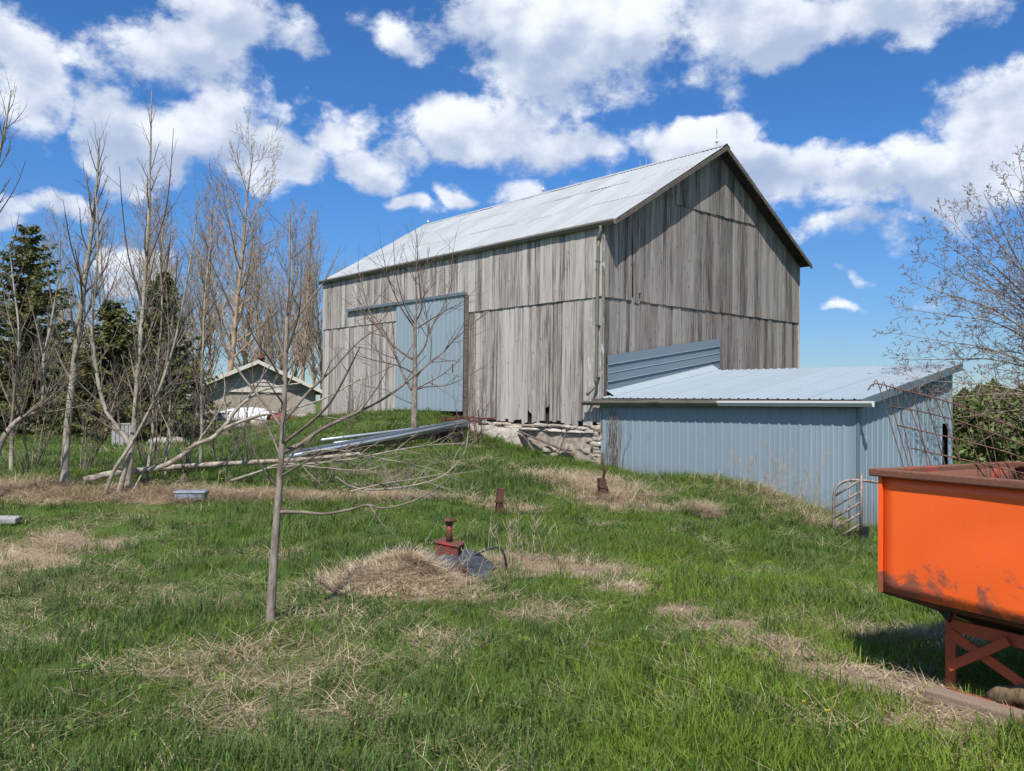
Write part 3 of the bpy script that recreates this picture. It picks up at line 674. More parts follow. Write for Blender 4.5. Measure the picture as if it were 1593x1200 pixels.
for k in range(7):
    z0 = GH+k*.2+.02; hw = (GR-z0)/(GR-GH)*GW/2-.1
    if hw > .15: MB().hexa([(GW/2-hw, -.06, z0), (GW/2+hw, -.06, z0), (GW/2+hw, -.012, z0), (GW/2-hw, -.012, z0), (GW/2-hw+.1, -.025, z0+.19), (GW/2+hw-.1, -.025, z0+.19), (GW/2+hw-.1, -.012, z0+.19), (GW/2-hw+.1, -.012, z0+.19)]).build('siding_board', M_SIDING, sid)
MB().box((1.4, -.09, GH-.1), (GW-1.6, -.02, GH+.03)).build('trim_band', M_TRIM, gar)
rf = MB()
for sg in (0, 1):
    X = lambda a: a if not sg else GW-a
    rf.hexa([(X(-.45), -.45, GH-.17), (X(GW/2), -.45, GR+.06), (X(GW/2), GL+.4, GR+.06), (X(-.45), GL+.4, GH-.17), (X(-.45), -.45, GH-.05), (X(GW/2), -.45, GR+.18), (X(GW/2), GL+.4, GR+.18), (X(-.45), GL+.4, GH-.05)])
grf = rf.build('roof', M_SHINGLE, gar)
for sg in (0, 1):
    X = lambda a: a if not sg else GW-a
    MB().hexa([(X(-.47), -.50, GH-.22), (X(GW/2), -.50, GR+.0), (X(GW/2), -.455, GR+.0), (X(-.47), -.455, GH-.22), (X(-.47), -.50, GH-.03), (X(GW/2), -.50, GR+.19), (X(GW/2), -.455, GR+.19), (X(-.47), -.455, GH-.03)]).build('rake_trim', M_TRIM, grf)
MB().lathe((GW/2+.25, 1.3, GR-.1), [(.11, 0), (.11, .4), (.17, .42), (.17, .5), (.05, .58)], 10).build('roof_vent', M_RUST, grf, True)
MB().box((GW-.9, -.03, .2), (GW-.1, -.012, 1.95)).build('side_door', M_FASC if False else M_SIDING, gar)

b_ = onground(415, 676); bx, by = at(412, 655, 33)[0], 33.; bz = gz(bx, by)
boat = thing('covered_boat', 'red-brown upturned boat under a white tarp in front of the garage', 'boat', (bx, by, bz-.08), -.12)
boat.scale = (1.15, 1, .8)
hull = bmesh.new(); N1, N2 = 13, 9; grid = []
for i in range(N1):
    t = i/(N1-1); wd = 1.0*math.sin(math.pi*min(1, .12+t*.8))**.6; row = []
    for j in range(N2):
        s_ = j/(N2-1); row.append(hull.verts.new((-1.2+2.5*t, wd*math.cos(math.pi*s_)*.6, .05+.72*math.sin(math.pi*s_)**.7*math.sin(math.pi*min(.97, .2+.74*t))**.7)))
    grid.append(row)
for i in range(N1-1):
    for j in range(N2-1): hull.faces.new((grid[i][j], grid[i+1][j], grid[i+1][j+1], grid[i][j+1]))
hull.faces.new(grid[0][::-1]); hull.faces.new(grid[-1])
me = bpy.data.meshes.new('hull'); hull.to_mesh(me); hull.free(); me.materials.append(M_REDBROWN); link(bpy.data.objects.new('hull', me), boat)
tv = []; tf = []
for i in range(15):
    for j in range(13):
        t = i/14; s_ = j/12; x = -1.45+1.9*t; yy = .78*math.cos(math.pi*s_); z = .14+.74*math.sin(math.pi*s_)**.6*(1-.25*(1-t)**3)*(1-.35*t*t)+.03*math.sin(9*t+7*s_)
        if i == 0: z = max(.02, z-.45)
        tv.append((x+.10*math.sin(5*s_), yy, z+.03))
for i in range(14):
    for j in range(12): k = i*13+j; tf.append((k, k+13, k+14, k+1))
tp = mk('tarp', tv, tf, M_TARP, boat, True); tp.modifiers.new('thick', 'SOLIDIFY').thickness = .012
for k, (px, Y, r) in enumerate([(272, 26, .34), (250, 26, .3), (405, 31, .3), (470, 33, .22), (345, 30, .28), (375, 31, .2)]):
    p = gp(px, Y); o = stone(None, (0, 0, r*.42), (r*1.35, r, r*.62), M_ROCK, 'boulder', seed=k+3, pw=.75); o.location = p
    tag(o, ['wide pale boulder on the lawn right of the slatted grey bin', 'smaller tan boulder touching the wide one by the grey bin', 'tan boulder lying just below the white tarp', 'small pale boulder right of the covered boat', 'grey boulder under the garage wall left of the boat', 'small boulder between the garage wall and the boat'][k], 'boulder', 'boulders along the lawn edge')
p = gp(194, 23.5)
bn = thing('slatted_bin', 'grey slatted wooden bin standing in front of the dark spruces', 'bin', p, .2)
MB().box((-.24, -.2, 0), (.24, .2, .62)).build('core', W_DARK, bn)
for k in range(5): MB().box((-.27+k*.11, -.235, .0), (-.175+k*.11, -.203, .66+random.uniform(-.01, .02))).build('slat', M_GREYBOX, bn)
for s_ in (-1, 1): MB().box((.245*s_-.012, -.2, 0), (.245*s_+.012, .2, .65)).build('side_panel', M_GREYBOX, bn)
MB().box((-.29, -.25, .665), (.29, .22, .69)).build('lid', M_GREYBOX, bn)
p = gp(301, 11.9)
M_BLUEBLK = plain('blue_grey_plastic', (.26, .30, .35), .5, .25, 5, .2)
cr = thing('plastic_crate', 'small blue-grey plastic crate lying in the dead grass by the fallen log', 'crate', p+np.array([0, 0, -.02]), .1)
cr.scale = (.92, .9, .85)
bevel(MB().box((-.22, -.15, 0), (.22, .15, .12)).build('body', M_BLUEBLK, cr), .015)
bevel(MB().box((-.235, -.165, .121), (.235, .165, .15)).build('rim', M_GREYSHEET if False else M_BLUEBLK, cr), .008)
for k in range(6): MB().box((-.19+k*.07, -.158, .02), (-.175+k*.07, -.149, .11)).build('rib', M_BLUEBLK, cr)
p = onground(8, 818)
o = bevel(MB().box((-.55, -.12, .03), (.16, .12, .10)).build('weathered_board', M_GREYBOX), .01); o.location = p; o.rotation_euler = (0.03, .02, .2)
tag(o, 'weathered grey board lying in the grass at the left edge', 'board')

# ------------------------------------------------------------------ fuel tank riser, posts, steel, scrap
p = onground(698, 884); T0 = p.copy()
tk = thing('fuel_filler', 'rusty red tank filler box with a capped vent pipe on the straw heap', 'tank filler', T0+np.array([0, 0, .0]), -.25)
tk.scale = (.8, .8, .86)
bevel(MB().hexa([(-.13, -.12, .10), (.15, -.12, .06), (.15, .14, .06), (-.13, .14, .1), (-.13, -.12, .29), (.15, -.12, .25), (.15, .14, .26), (-.13, .14, .30)]).build('box', M_RUSTRED, tk), .012)
bevel(MB().hexa([(-.145, -.135, .292), (.165, -.135, .252), (.165, .155, .262), (-.145, .155, .302), (-.145, -.135, .31), (.165, -.135, .27), (.165, .155, .28), (-.145, .155, .32)]).build('lid', M_RUSTRED, tk), .006)
MB().tube([(0, 0, .28), (.0, .0, .5)], .036, 14).build('vent_pipe', M_RUSTRED, tk, True)
MB().lathe((0, 0, .49), [(.034, 0), (.05, .0), (.05, .02), (.04, .022), (.04, .035), (.075, .036), (.078, .05), (.05, .066), (.015, .072)], 18).build('vent_cap', M_RUST, tk, True)
bevel(MB().hexa([(-.1, -.22, .03), (.3, -.26, -.03), (.32, .0, -.02), (-.1, .05, .05), (-.1, -.22, .07), (.3, -.26, .02), (.32, .0, .03), (-.1, .05, .09)]).build('base_plate', M_RUST, tk), .006)
MB().bar((-.12, -.20, .15), (.33, -.30, .045), .045, .02).build('loose_bar', M_RUST, tk)
sheetV = []; sheetF = []
for i in range(22):
    for j in range(16):
        x = -.42+.84*i/21; y = -.32+.64*j/15; r = math.hypot(x/.42, y/.32)
        sheetV.append((x*(1+.1*math.sin(j)), y, .13*math.exp(-(x*x+y*y)/.12)+.035*math.sin(x*9+y*4)*math.cos(y*13)+.03-.16*max(0, r-.7)))
for i in range(21):
    for j in range(15): k = i*16+j; sheetF.append((k, k+16, k+17, k+1))
o = mk('plastic_sheet', sheetV, sheetF, M_GREYSHEET, None, True); o.location = T0+np.array([.02, .05, .0]); o.modifiers.new('thick', 'SOLIDIFY').thickness = .006
tag(o, 'crumpled dark grey plastic sheet under the red tank filler', 'plastic sheet')
def hose(pts, r, name, label, cat, mat, Y=None):
    o = MB().tube(catmull(pts, 5), r, 8).build(name, mat, None, True); return tag(o, label, cat)
T = lambda x, y, z: tuple(T0+np.array([x, y, z]))
hose([T(-.72, -.05, -.03), T(-.66, -.03, .12), T(-.55, .0, .19), T(-.42, .0, .18), T(-.2, .0, .17)], .011, 'hose', 'black hose looping out of the straw left of the tank filler', 'hose', M_BLACK)
hose([T(.17, -.03, .1), T(.32, .0, .16), T(.45, .03, .2), T(.53, .02, .15), T(.56, .0, .02)], .011, 'hose', 'black hose arching to the ground right of the tank filler', 'hose', M_BLACK)
def rustpost(px, py, h, w_, label, lean):
    p = onground(px, py); t = thing('steel_post', label, 'post', p-np.array([0, 0, .05]), .3)
    MB().hexa([(-w_/2, -w_/2, 0), (w_/2, -w_/2, 0), (w_/2, w_/2, 0), (-w_/2, w_/2, 0), (-w_/2+lean, -w_/2, h), (w_/2+lean, -w_/2, h-.012), (w_/2+lean, w_/2, h), (-w_/2+lean, w_/2, h)]).build('post', M_RUST, t)
    MB().hexa([(-w_*.62, -w_*.62, h*.55), (w_*.62, -w_*.62, h*.55), (w_*.62, w_*.62, h*.55), (-w_*.62, w_*.62, h*.55), (-w_*.62+lean*.6, -w_*.62, h*.62), (w_*.62+lean*.6, -w_*.62, h*.62), (w_*.62+lean*.6, w_*.62, h*.62), (-w_*.62+lean*.6, w_*.62, h*.62)]).build('band', M_RUST, t)
    return t
rustpost(775, 802, .42, .085, 'short rusty square post in the grass behind the tank filler', .03)
t = rustpost(938, 772, .36, .12, 'stout rusty stub in the straw near the barn corner', -.03)
MB().tube([(0, 0, .3), (.02, .0, .5), (-.02, 0, .62), (-.02, 0, .8)], .022, 7).build('bent_rod', M_RUST, t, True)
for (dx, dz) in ((-.22, .12), (.16, .2)): MB().bar((dx, -.05, -.02), (dx*.4, .03, dz), .05, .04).build('iron_scrap', M_RUST, t)
# long steel lengths lying up the bank
def longbar(x0, y0, Y0, x1, y1, Y1, label, mat, prof, name, cat, group='steel lengths lying on the bank'):
    p, q = at(x0, y0, Y0), at(x1, y1, Y1); mb = MB()
    if prof == 'tube': mb.tube([p, (p+q)/2+np.array([0, 0, -.02]), q], .034, 10)
    elif prof == 'channel':
        d = Vector(q-p).normalized(); s_ = d.cross(Vector((0, 0, 1))).normalized()
        for off, wd, ht in ((Vector((0, 0, .0)), .06, .010), (s_*.03+Vector((0, 0, .03)), .008, .06), (-s_*.03+Vector((0, 0, .03)), .008, .06)): mb.bar(Vector(p)+off, Vector(q)+off, wd, ht)
    else: mb.bar(p, q, .08, .07)
    return tag(mb.build(name, mat, None, prof == 'tube'), label, cat, group)
longbar(500, 685, 18, 727, 655, 22.2, 'pale steel tube lying on top of the pile on the bank', M_STEEL, 'tube', 'steel_pipe', 'pipe')
longbar(448, 713, 15.4, 727, 660, 22, 'long blue-grey steel channel in front of the pile on the bank', M_STEEL, 'channel', 'steel_channel', 'channel')
longbar(455, 707, 15.6, 722, 656, 22.3, 'blue-grey steel channel stacked second on the bank', M_STEEL, 'channel', 'steel_channel', 'channel')
longbar(452, 710, 15.2, 724, 657.5, 21.7, 'thin steel pipe between the two channels on the bank', M_STEEL, 'tube', 'steel_pipe', 'pipe')
longbar(520, 690, 17.6, 727, 662, 21.8, 'short steel pipe slipping off the front of the pile', M_STEEL, 'tube', 'steel_pipe', 'pipe')
longbar(462, 712, 15.8, 728, 666, 22, 'dark weathered timber under the steel channels on the bank', W_FASCIA, 'bar', 'timber', 'timber')
longbar(600, 690, 18.6, 720, 668, 21.6, 'shorter dark timber at the foot of the steel pile', W_DARK, 'bar', 'timber', 'timber')
for k, (px, py, Y) in enumerate([(520, 712, 17.2), (690, 674, 21)]):
    q = at(px, py, Y); g0 = gz(q[0], Y); o = MB().box((-.5, -.09, -.12), (.5, .09, max(.1, q[2]-g0))).build('support_block', W_DARK); o.location = (q[0], Y, g0); o.rotation_euler = (0, 0, -.4)
    tag(o, ['dark timber block under the lower end of the steel pile', 'dark timber block under the upper end of the steel pile'][k], 'timber block')
p = loc(-.75, 4.5); p[2] = gz(p[0], p[1])
hr = thing('rusty_harrow', 'tangle of rusty red harrow iron between the blue door and the foundation', 'harrow', p, YAW)
for k in range(4): MB().bar((-.3, -.7+k*.5, .42+random.uniform(-.05, .05)), (.35, -.75+k*.5+random.uniform(-.1, .1), .5+random.uniform(-.05, .05)), .045, .03).build('cross_bar', M_RUSTRED, hr)
for k in range(2): MB().bar((-.25+k*.5, -.9, .40+k*.07), (-.22+k*.5, .95, .46+k*.07), .05, .04).build('frame_bar', M_RUSTRED, hr)
for k in range(9):
    y0 = -.85+k*.21; MB().tube(catmull([(-.2, y0, .42), (-.33, y0+.02, .52), (-.42, y0+.04, .42), (-.38, y0+.03, .2), (-.3, y0, .0)], 3), .014, 6).build('tine', M_RUST, hr, True)
for k in range(3): MB().bar((-.05, -.6+k*.5, .45), (.02, -.45+k*.5, .72), .03, .05).build('bracket', M_RUST, hr)
# boards leaning on the foundation
def stick(p0, p1, w_, h_, mat, label): return tag(MB().bar(p0, p1, w_, h_).build('leaning_board', mat), label, 'board', 'boards fallen against the foundation')
L3 = lambda a, b, z: tuple(loc(a, b, z))
stick(L3(-.13, 3.0, .86), L3(-.30, .75, .36), .10, .03, W_FASCIA, 'long dark board slanting across the foundation recess')
stick(L3(-.30, .95, .93), L3(-.42, 1.25, .10), .03, .03, W_FASCIA, 'thin dark stake leaning steeply on the foundation ledge')
stick(L3(-.16, 2.75, .78), L3(-.2, 2.25, .3), .08, .03, W_FASCIA, 'short dark board beside the concrete slab in the recess')

# ------------------------------------------------------------------ tube gate by the shed corner
gt = thing('tube_gate', 'rusty grey tube gate with slanting bars beside the shed corner', 'gate', gp(1318, 13.9), 0)
iv = Vector(gt.location)
def gl(px, py, Y): return tuple(Vector(at(px, py, Y))-iv)
M_GATE = plain('weathered_galvanised_tube', (.27, .24, .21), .6, .35, 20, .2, .4, .3, (.12, .075, .055))
MB().tube(catmull([gl(1297, 834, 13.9), gl(1297, 775, 13.9), gl(1302, 757, 13.9), gl(1318, 748, 13.9), gl(1345, 748, 13.8), gl(1385, 754, 13.6)], 4), .024, 9).build('outer_tube', M_GATE, gt, True)
MB().tube([gl(1339, 836, 13.8), gl(1340, 738, 13.8)], .026, 9).build('upright', M_GATE, gt, True)
MB().tube([gl(1321, 842, 13.85), gl(1321, 750, 13.85)], .014, 7).build('upright', M_GATE, gt, True)
for k in range(5):
    y0 = 772+k*17; MB().tube([gl(1298, y0, 13.9), gl(1341, y0-26, 13.8)], .018, 7).build('slanting_bar', M_GATE, gt, True)
MB().box(gl(1342, 846, 13.9), tuple(Vector(gl(1352, 820, 13.9))+Vector((0, .12, 0)))).build('foot_block', M_BLACK, gt)

# ------------------------------------------------------------------ orange hopper wagon box on legs, with mesh panel
K0 = np.array([2.19, 4.9]); HY = math.atan2(-.85, .53)
hop = thing('grain_hopper', 'faded orange steel grain hopper on angle-iron legs at the right edge', 'hopper', (K0[0], K0[1], 0), HY)
# local x runs along the near face (to the right and nearer), local y runs to the left of it = away from the camera
LX, WY, ZB, ZT = 2.3, 1.5, .565, 1.25
th = .012
def plate(name, V4, mat, n, thick=.012):
    V4 = [Vector(v) for v in V4]; n = Vector(n).normalized()*thick
    return MB().hexa([*(V4), *[v+n for v in V4]]).build(name, mat, hop)
def gridplate(name, A, Bv, n, mat, nu=24, nv=10, amp=.006, thick=.012):   # slightly dented plate
    A0, A1 = [Vector(q) for q in A]; B0, B1 = [Vector(q) for q in Bv]; n = Vector(n).normalized(); V = []; F = []
    for i in range(nu+1):
        for j in range(nv+1):
            u_, v_ = i/nu, j/nv; pt = (A0.lerp(A1, u_)).lerp(B0.lerp(B1, u_), v_)
            e = math.sin(math.pi*u_)*math.sin(math.pi*v_); V.append(pt+n*(amp*e*(math.sin(u_*7+v_*3)+.6*math.sin(u_*17-v_*9))))
    for i in range(nu):
        for j in range(nv): k = i*(nv+1)+j; F.append((k, k+nv+1, k+nv+2, k+1))
    o = mk(name, V, F, mat, hop, True); o.modifiers.new('thick', 'SOLIDIFY').thickness = thick; return o
gridplate('front_panel', ((0, 0, ZB), (LX, 0, ZB-.03)), ((0, 0, ZT), (LX, 0, ZT)), (0, -1, 0), M_ORANGE, 28, 10, .007)
gridplate('end_panel', ((0, .008, ZB), (0, WY, ZB)), ((0, .008, ZT), (0, WY, ZT)), (-1, 0, 0), M_ORIM, 14, 8)
gridplate('back_panel', ((0, WY, ZB), (LX, WY, ZB)), ((0, WY, ZT), (LX, WY, ZT)), (0, 1, 0), M_ORIM)
gridplate('end_panel', ((LX, .008, ZB), (LX, WY, ZB)), ((LX, .008, ZT), (LX, WY, ZT)), (1, 0, 0), M_ORIM)
M_UNDER = plain('shade_dark_rust_underside', (.10, .045, .03), .8, .3, 9, .3)  # rust brown kept dark: the shadow beneath the box is put into the colour
# sloping bottom
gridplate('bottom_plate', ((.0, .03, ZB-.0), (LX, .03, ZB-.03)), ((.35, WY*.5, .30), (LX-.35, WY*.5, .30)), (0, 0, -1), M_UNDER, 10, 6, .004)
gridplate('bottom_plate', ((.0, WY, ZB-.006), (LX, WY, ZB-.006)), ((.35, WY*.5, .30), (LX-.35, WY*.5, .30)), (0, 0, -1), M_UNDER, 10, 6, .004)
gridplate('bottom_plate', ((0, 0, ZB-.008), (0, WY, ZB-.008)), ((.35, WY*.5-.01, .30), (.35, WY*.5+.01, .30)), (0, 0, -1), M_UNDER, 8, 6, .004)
for (a, c) in (((-.06, -.012, ZT), (LX+.05, -.012, ZT)), ((-.06, WY+.012, ZT), (LX+.05, WY+.012, ZT)), ((-.03, .02, ZT), (-.03, WY-.02, ZT)), ((LX+.02, .02, ZT), (LX+.02, WY-.02, ZT))):
    bevel(MB().bar((a[0], a[1], ZT+.012), (c[0], c[1], ZT+.012), .06 if a[1] == c[1] else .058, .045 if a[1] == c[1] else .043).build('rim', M_ORIM, hop), .008)
MB().box((-.012, -.018, ZB), (.012, -.002, ZT-.012)).build('corner_strip', M_ORANGE, hop)
LG = [(.27, .28), (LX-.3, .28), (.27, WY-.28), (LX-.3, WY-.28)]
for (x, y) in LG:
    zt = ZB-.06
    lg = MB().box((x-.03, y-.03, -.04), (x+.03, y-.022, zt)).build('leg', M_OLEG, hop); MB().box((x-.03, y-.022, -.04), (x-.022, y+.03, zt-.003)).build('leg_flange', M_OLEG, lg)
for y in (.28, WY-.28):
    MB().bar((.30, y-.045, ZB-.16), (LX-.3, y-.045, ZB-.16), .03, .07).build('cross_beam', M_OLEG, hop)
    MB().bar((.29, y-.065, .36), (1.0, y-.065, .05), .012, .055).build('brace', M_OLEG, hop)
    MB().bar((.29, y-.082, .17), (.62, y-.082, .40), .012, .05).build('brace', M_OLEG, hop)
    MB().bar((.29, y-.10, .03), (LX-.3, y-.10, .035), .012, .06).build('skid_bar', M_OLEG, hop)
MB().bar((.27, .30, .36), (.27, WY-.3, .10), .05, .012).build('brace', M_OLEG, hop)
MB().add([(.17, .22, ZB-.06), (.30, .22, ZB-.06), (.28, .22, ZB-.15), (.17, .235, ZB-.06), (.30, .235, ZB-.06), (.28, .235, ZB-.15)], [(0,2,1), (3,4,5), (0,1,4,3), (1,2,5,4), (2,0,3,5)]).build('bracket', M_BLACK, hop)
# ground timber and log under it
HU = np.array([math.cos(HY), math.sin(HY)]); HV = np.array([-math.sin(HY), math.cos(HY)])
def hl(x, y, z): q = K0+x*HU+y*HV; return (q[0], q[1], z)
o = bevel(MB().bar(hl(.28, .03, .04), hl(1.7, .10, .05), .12, .09).build('skid_timber', paint_rust('worn_red_paint_on_wood', (.30, .065, .04), (.20, .145, .105), .44, 8, .85)), .012)
tag(o, 'worn red-painted timber lying on the ground before the hopper legs', 'timber')
o = MB().tube(catmull([hl(.50, .22, .06), hl(.7, .24, .13), hl(.85, .26, .20), hl(.98, .27, .25)], 3), [.03, .062, .055, .07, .05, .066, .05, .058, .04, .02], 12).build('log', bark('rotten_log_bark', (.045, .033, .022), (.20, .145, .085), 22), None, True)
tag(o, 'rotten brown log chunk propped under the hopper frame', 'log')
# mesh panel standing in the hopper
PY = 5.35
mp = thing('mesh_panel', 'bent rusty reinforcing mesh panel standing in the orange hopper', 'mesh panel', (at(1450, 735, PY)[0], PY, ZT-.35), 0)
mo = Vector(mp.location)
def ml(px, py, dY=0): return tuple(Vector(at(px, py, PY+dY))-mo)
M_MESH = plain('rusty_wire', (.19, .105, .075), .8, .35, 20, .0)
for k, c_ in enumerate([[(1350, 607), (1362, 597), (1400, 606), (1470, 624), (1545, 652), (1640, 690)], [(1382, 632), (1430, 640), (1490, 655), (1560, 680), (1640, 712)], [(1397, 662), (1445, 673), (1500, 686), (1570, 705), (1640, 730)], [(1417, 697), (1460, 707), (1520, 720), (1590, 736), (1640, 748)]]):
    MB().tube(catmull([ml(x, y, (x-1400)*.0006) for x, y in c_], 4), .0045, 6).build('cross_rod', M_MESH, mp, True)
tops = [(1366, 598), (1378, 601), (1391, 604), (1404, 607), (1420, 610), (1437, 615), (1455, 620), (1474, 626), (1494, 633), (1514, 640), (1535, 648), (1556, 656), (1580, 666), (1604, 676)]
rd0 = random.Random(9)
for k, (x, y) in enumerate(tops):
    xe = x+66+rd0.uniform(-22, 16)-k*1.5; MB().tube(catmull([ml(x-8, y+4, (x-1400)*.0006+.01), ml(x, y-1, (x-1400)*.0006+.012), ml(x+(xe-x)*.5, (y+800)/2-2, (x-1400)*.0006+.012), ml(xe, 800, (x-1400)*.0006+.01)], 4), .0034, 6).build('long_rod', M_MESH, mp, True)
# ---PART3---
# ------------------------------------------------------------------ trees
def rot_about(d, ang, azm):
    d = d/np.linalg.norm(d); ref = np.array([1., 0, 0]) if abs(d[0]) < .8 else np.array([0, 1., 0])
    a = np.cross(d, ref); a /= np.linalg.norm(a); c = np.cross(d, a)
    return d*math.cos(ang)+(a*math.cos(azm)+c*math.sin(azm))*math.sin(ang)
def grow(out, rd, p, d, L, r, lv, P):
    q = P[lv]; n = q.get('n', 4); pts = [np.array(p, float)]; d = np.array(d, float)/np.linalg.norm(d); seg = L/n
    for i in range(n):
        d = d+np.array([rd.gauss(0, q['wig']), rd.gauss(0, q['wig']), rd.gauss(0, q['wig'])+q['up']]); d /= np.linalg.norm(d)
        pts.append(pts[-1]+d*seg)
    pts = np.array(pts); rad = r*np.linspace(1, q.get('tip', .25), n+1)
    out.append((pts, rad, lv))
    if lv+1 < len(P): sprout(out, rd, pts, rad, L, lv, P)
def sprout(out, rd, pts, rad, L, lv, P):
    q = P[lv]; n = len(pts)-1; cnt = q['kids']
    cnt = int(cnt) + (rd.random() < cnt-int(cnt)); az0 = rd.uniform(0, 6.3)
    for k in range(cnt):
        t = q.get('start', .2)+(1-q.get('start', .2))*(k+rd.uniform(.1, .9))/max(1, cnt); f = t*n; i = min(n-1, int(f)); u_ = f-i
        p = pts[i]*(1-u_)+pts[i+1]*u_; rr = rad[i]*(1-u_)+rad[i+1]*u_; dd = pts[i+1]-pts[i]
        az0 += 2.4+rd.uniform(-.4, .4)
        nd = rot_about(dd, math.radians(q['ang']+rd.gauss(0, 8)), az0)
        l2 = L*q['lr']*(1-q.get('taper', .5)*t)*rd.uniform(.75, 1.2)
        grow(out, rd, p, nd, l2, min(rr*.75, max(rr*q.get('rr', .5), q.get('rmin', .002))), lv+1, P)
SIDES = [10, 7, 5, 4, 3, 3]
def tree_obj(name, label, cat, base, polys, mt, mc, group=None, ntrunk=1, loc_=None):
    base = np.array(base, float); t = thing(name, label, cat, base, 0, group)
    for nm, sel, mat in (('trunk', polys[:ntrunk], mt), ('crown', polys[ntrunk:], mc)):
        if not sel: continue
        T_ = Tubes()
        for pts, rad, lv in sel: T_.add(pts-base, rad, SIDES[lv])
        V, F = T_.get(); mk(nm, V, F, mat, t, True)
    return t
def copytree(o, loc_, rz, sc_, label):
    c = o.copy(); COL.objects.link(c); c.location = loc_; c.rotation_euler = (0, 0, rz); c.scale = (sc_[0], sc_[0], sc_[1]); c['label'] = label
    for ch in list(o.children):
        k = ch.copy(); COL.objects.link(k); k.parent = c
    return c
def px_limb(pts, Y0, Y1=None, sub=3):
    Y1 = Y0 if Y1 is None else Y1; n = len(pts)
    return catmull(np.array([at(x, y, Y0+(Y1-Y0)*i/max(1, n-1)) for i, (x, y) in enumerate(pts)]), sub)
TW = [None, dict(n=5, wig=.10, up=.04, kids=3, ang=42, lr=.5, rr=.6, start=.25, tip=.3), dict(n=4, wig=.12, up=.05, kids=2.2, ang=40, lr=.5, rr=.6, tip=.35), dict(n=3, wig=.12, up=.05, kids=0, tip=.4)]
def hand_tree(name, label, base_px, trunk, limbs, Y, r0, r1, rd, mt, mc, kids=(4, 3), lrat=.38, spread=1.2, P=None, group=None, sub=None):
    P = [dict(q) if q else None for q in (P or TW)]; polys = []
    tp = px_limb(trunk, Y); g0 = gz(tp[0][0], Y); tp[0][2] = min(tp[0][2], g0-.03); base = (tp[0][0], tp[0][1], g0)
    rad = r0*(1-np.linspace(0, 1, len(tp)))**.8*(1-r1/r0)+r1; rad[0] *= 1.25
    polys.append((tp, rad, 0))
    for lm in limbs:
        pts, ra = lm[0], lm[1]; dY = lm[2] if len(lm) > 2 else rd.uniform(-spread, spread)
        lp = px_limb(pts, Y, Y+dY); rr = np.linspace(ra, max(.0022, ra*.25), len(lp)); polys.append((lp, rr, 1))
        L = np.linalg.norm(np.diff(lp, axis=0), axis=1).sum()
        P[1] = dict(P[1]); P[1].update(kids=kids[0]*max(.5, L), lr=lrat/max(.6, L)**.4); sprout(polys, rd, lp, rr, L, 1, P)
    if sub: sprout(polys, rd, tp, rad, *sub)
    return tree_obj(name, label, 'tree', base, polys, mt, mc, group)
rd = random.Random(11)
# foreground sapling
hand_tree('sapling', 'bare young tree with a grey trunk in the open grass, foreground', None,
 [(420, 972), (423, 920), (427, 860), (432, 790), (437, 720), (441, 650), (444, 570), (447, 490), (450, 420), (451, 332)],
 [([(433, 797), (470, 797), (504, 800), (545, 793), (572, 786), (598, 791), (645, 779), (690, 752), (712, 728)], .014, -.2),
  ([(438, 705), (470, 690), (500, 668), (560, 640), (610, 612), (650, 580), (690, 548)], .020, .5),
  ([(440, 690), (480, 660), (515, 625), (545, 570), (560, 540)], .014, -.5),
  ([(442, 655), (480, 610), (520, 572), (560, 530), (600, 505)], .014, .6),
  ([(441, 668), (405, 620), (370, 575), (350, 530), (342, 480)], .012, .4),
  ([(444, 560), (425, 510), (411, 468), (405, 430), (404, 330)], .012, .1),
  ([(446, 545), (462, 500), (467, 470), (469, 405)], .010, -.2),
  ([(439, 740), (465, 725), (500, 705), (530, 700), (545, 690)], .009, -.4),
  ([(443, 600), (420, 560), (395, 525), (375, 470)], .009, -.4), ([(445, 520), (480, 470), (510, 430), (530, 380)], .009, .3)],
 6.1, .036, .004, rd, M_SAPBARK, M_TWIG, (3.0, 2), .40, .5, None, None, (2.2, 0, [dict(n=6, wig=.05, up=.08, kids=16, ang=46, lr=.24, rr=.4, start=.35, taper=.5)]+TW[1:]))
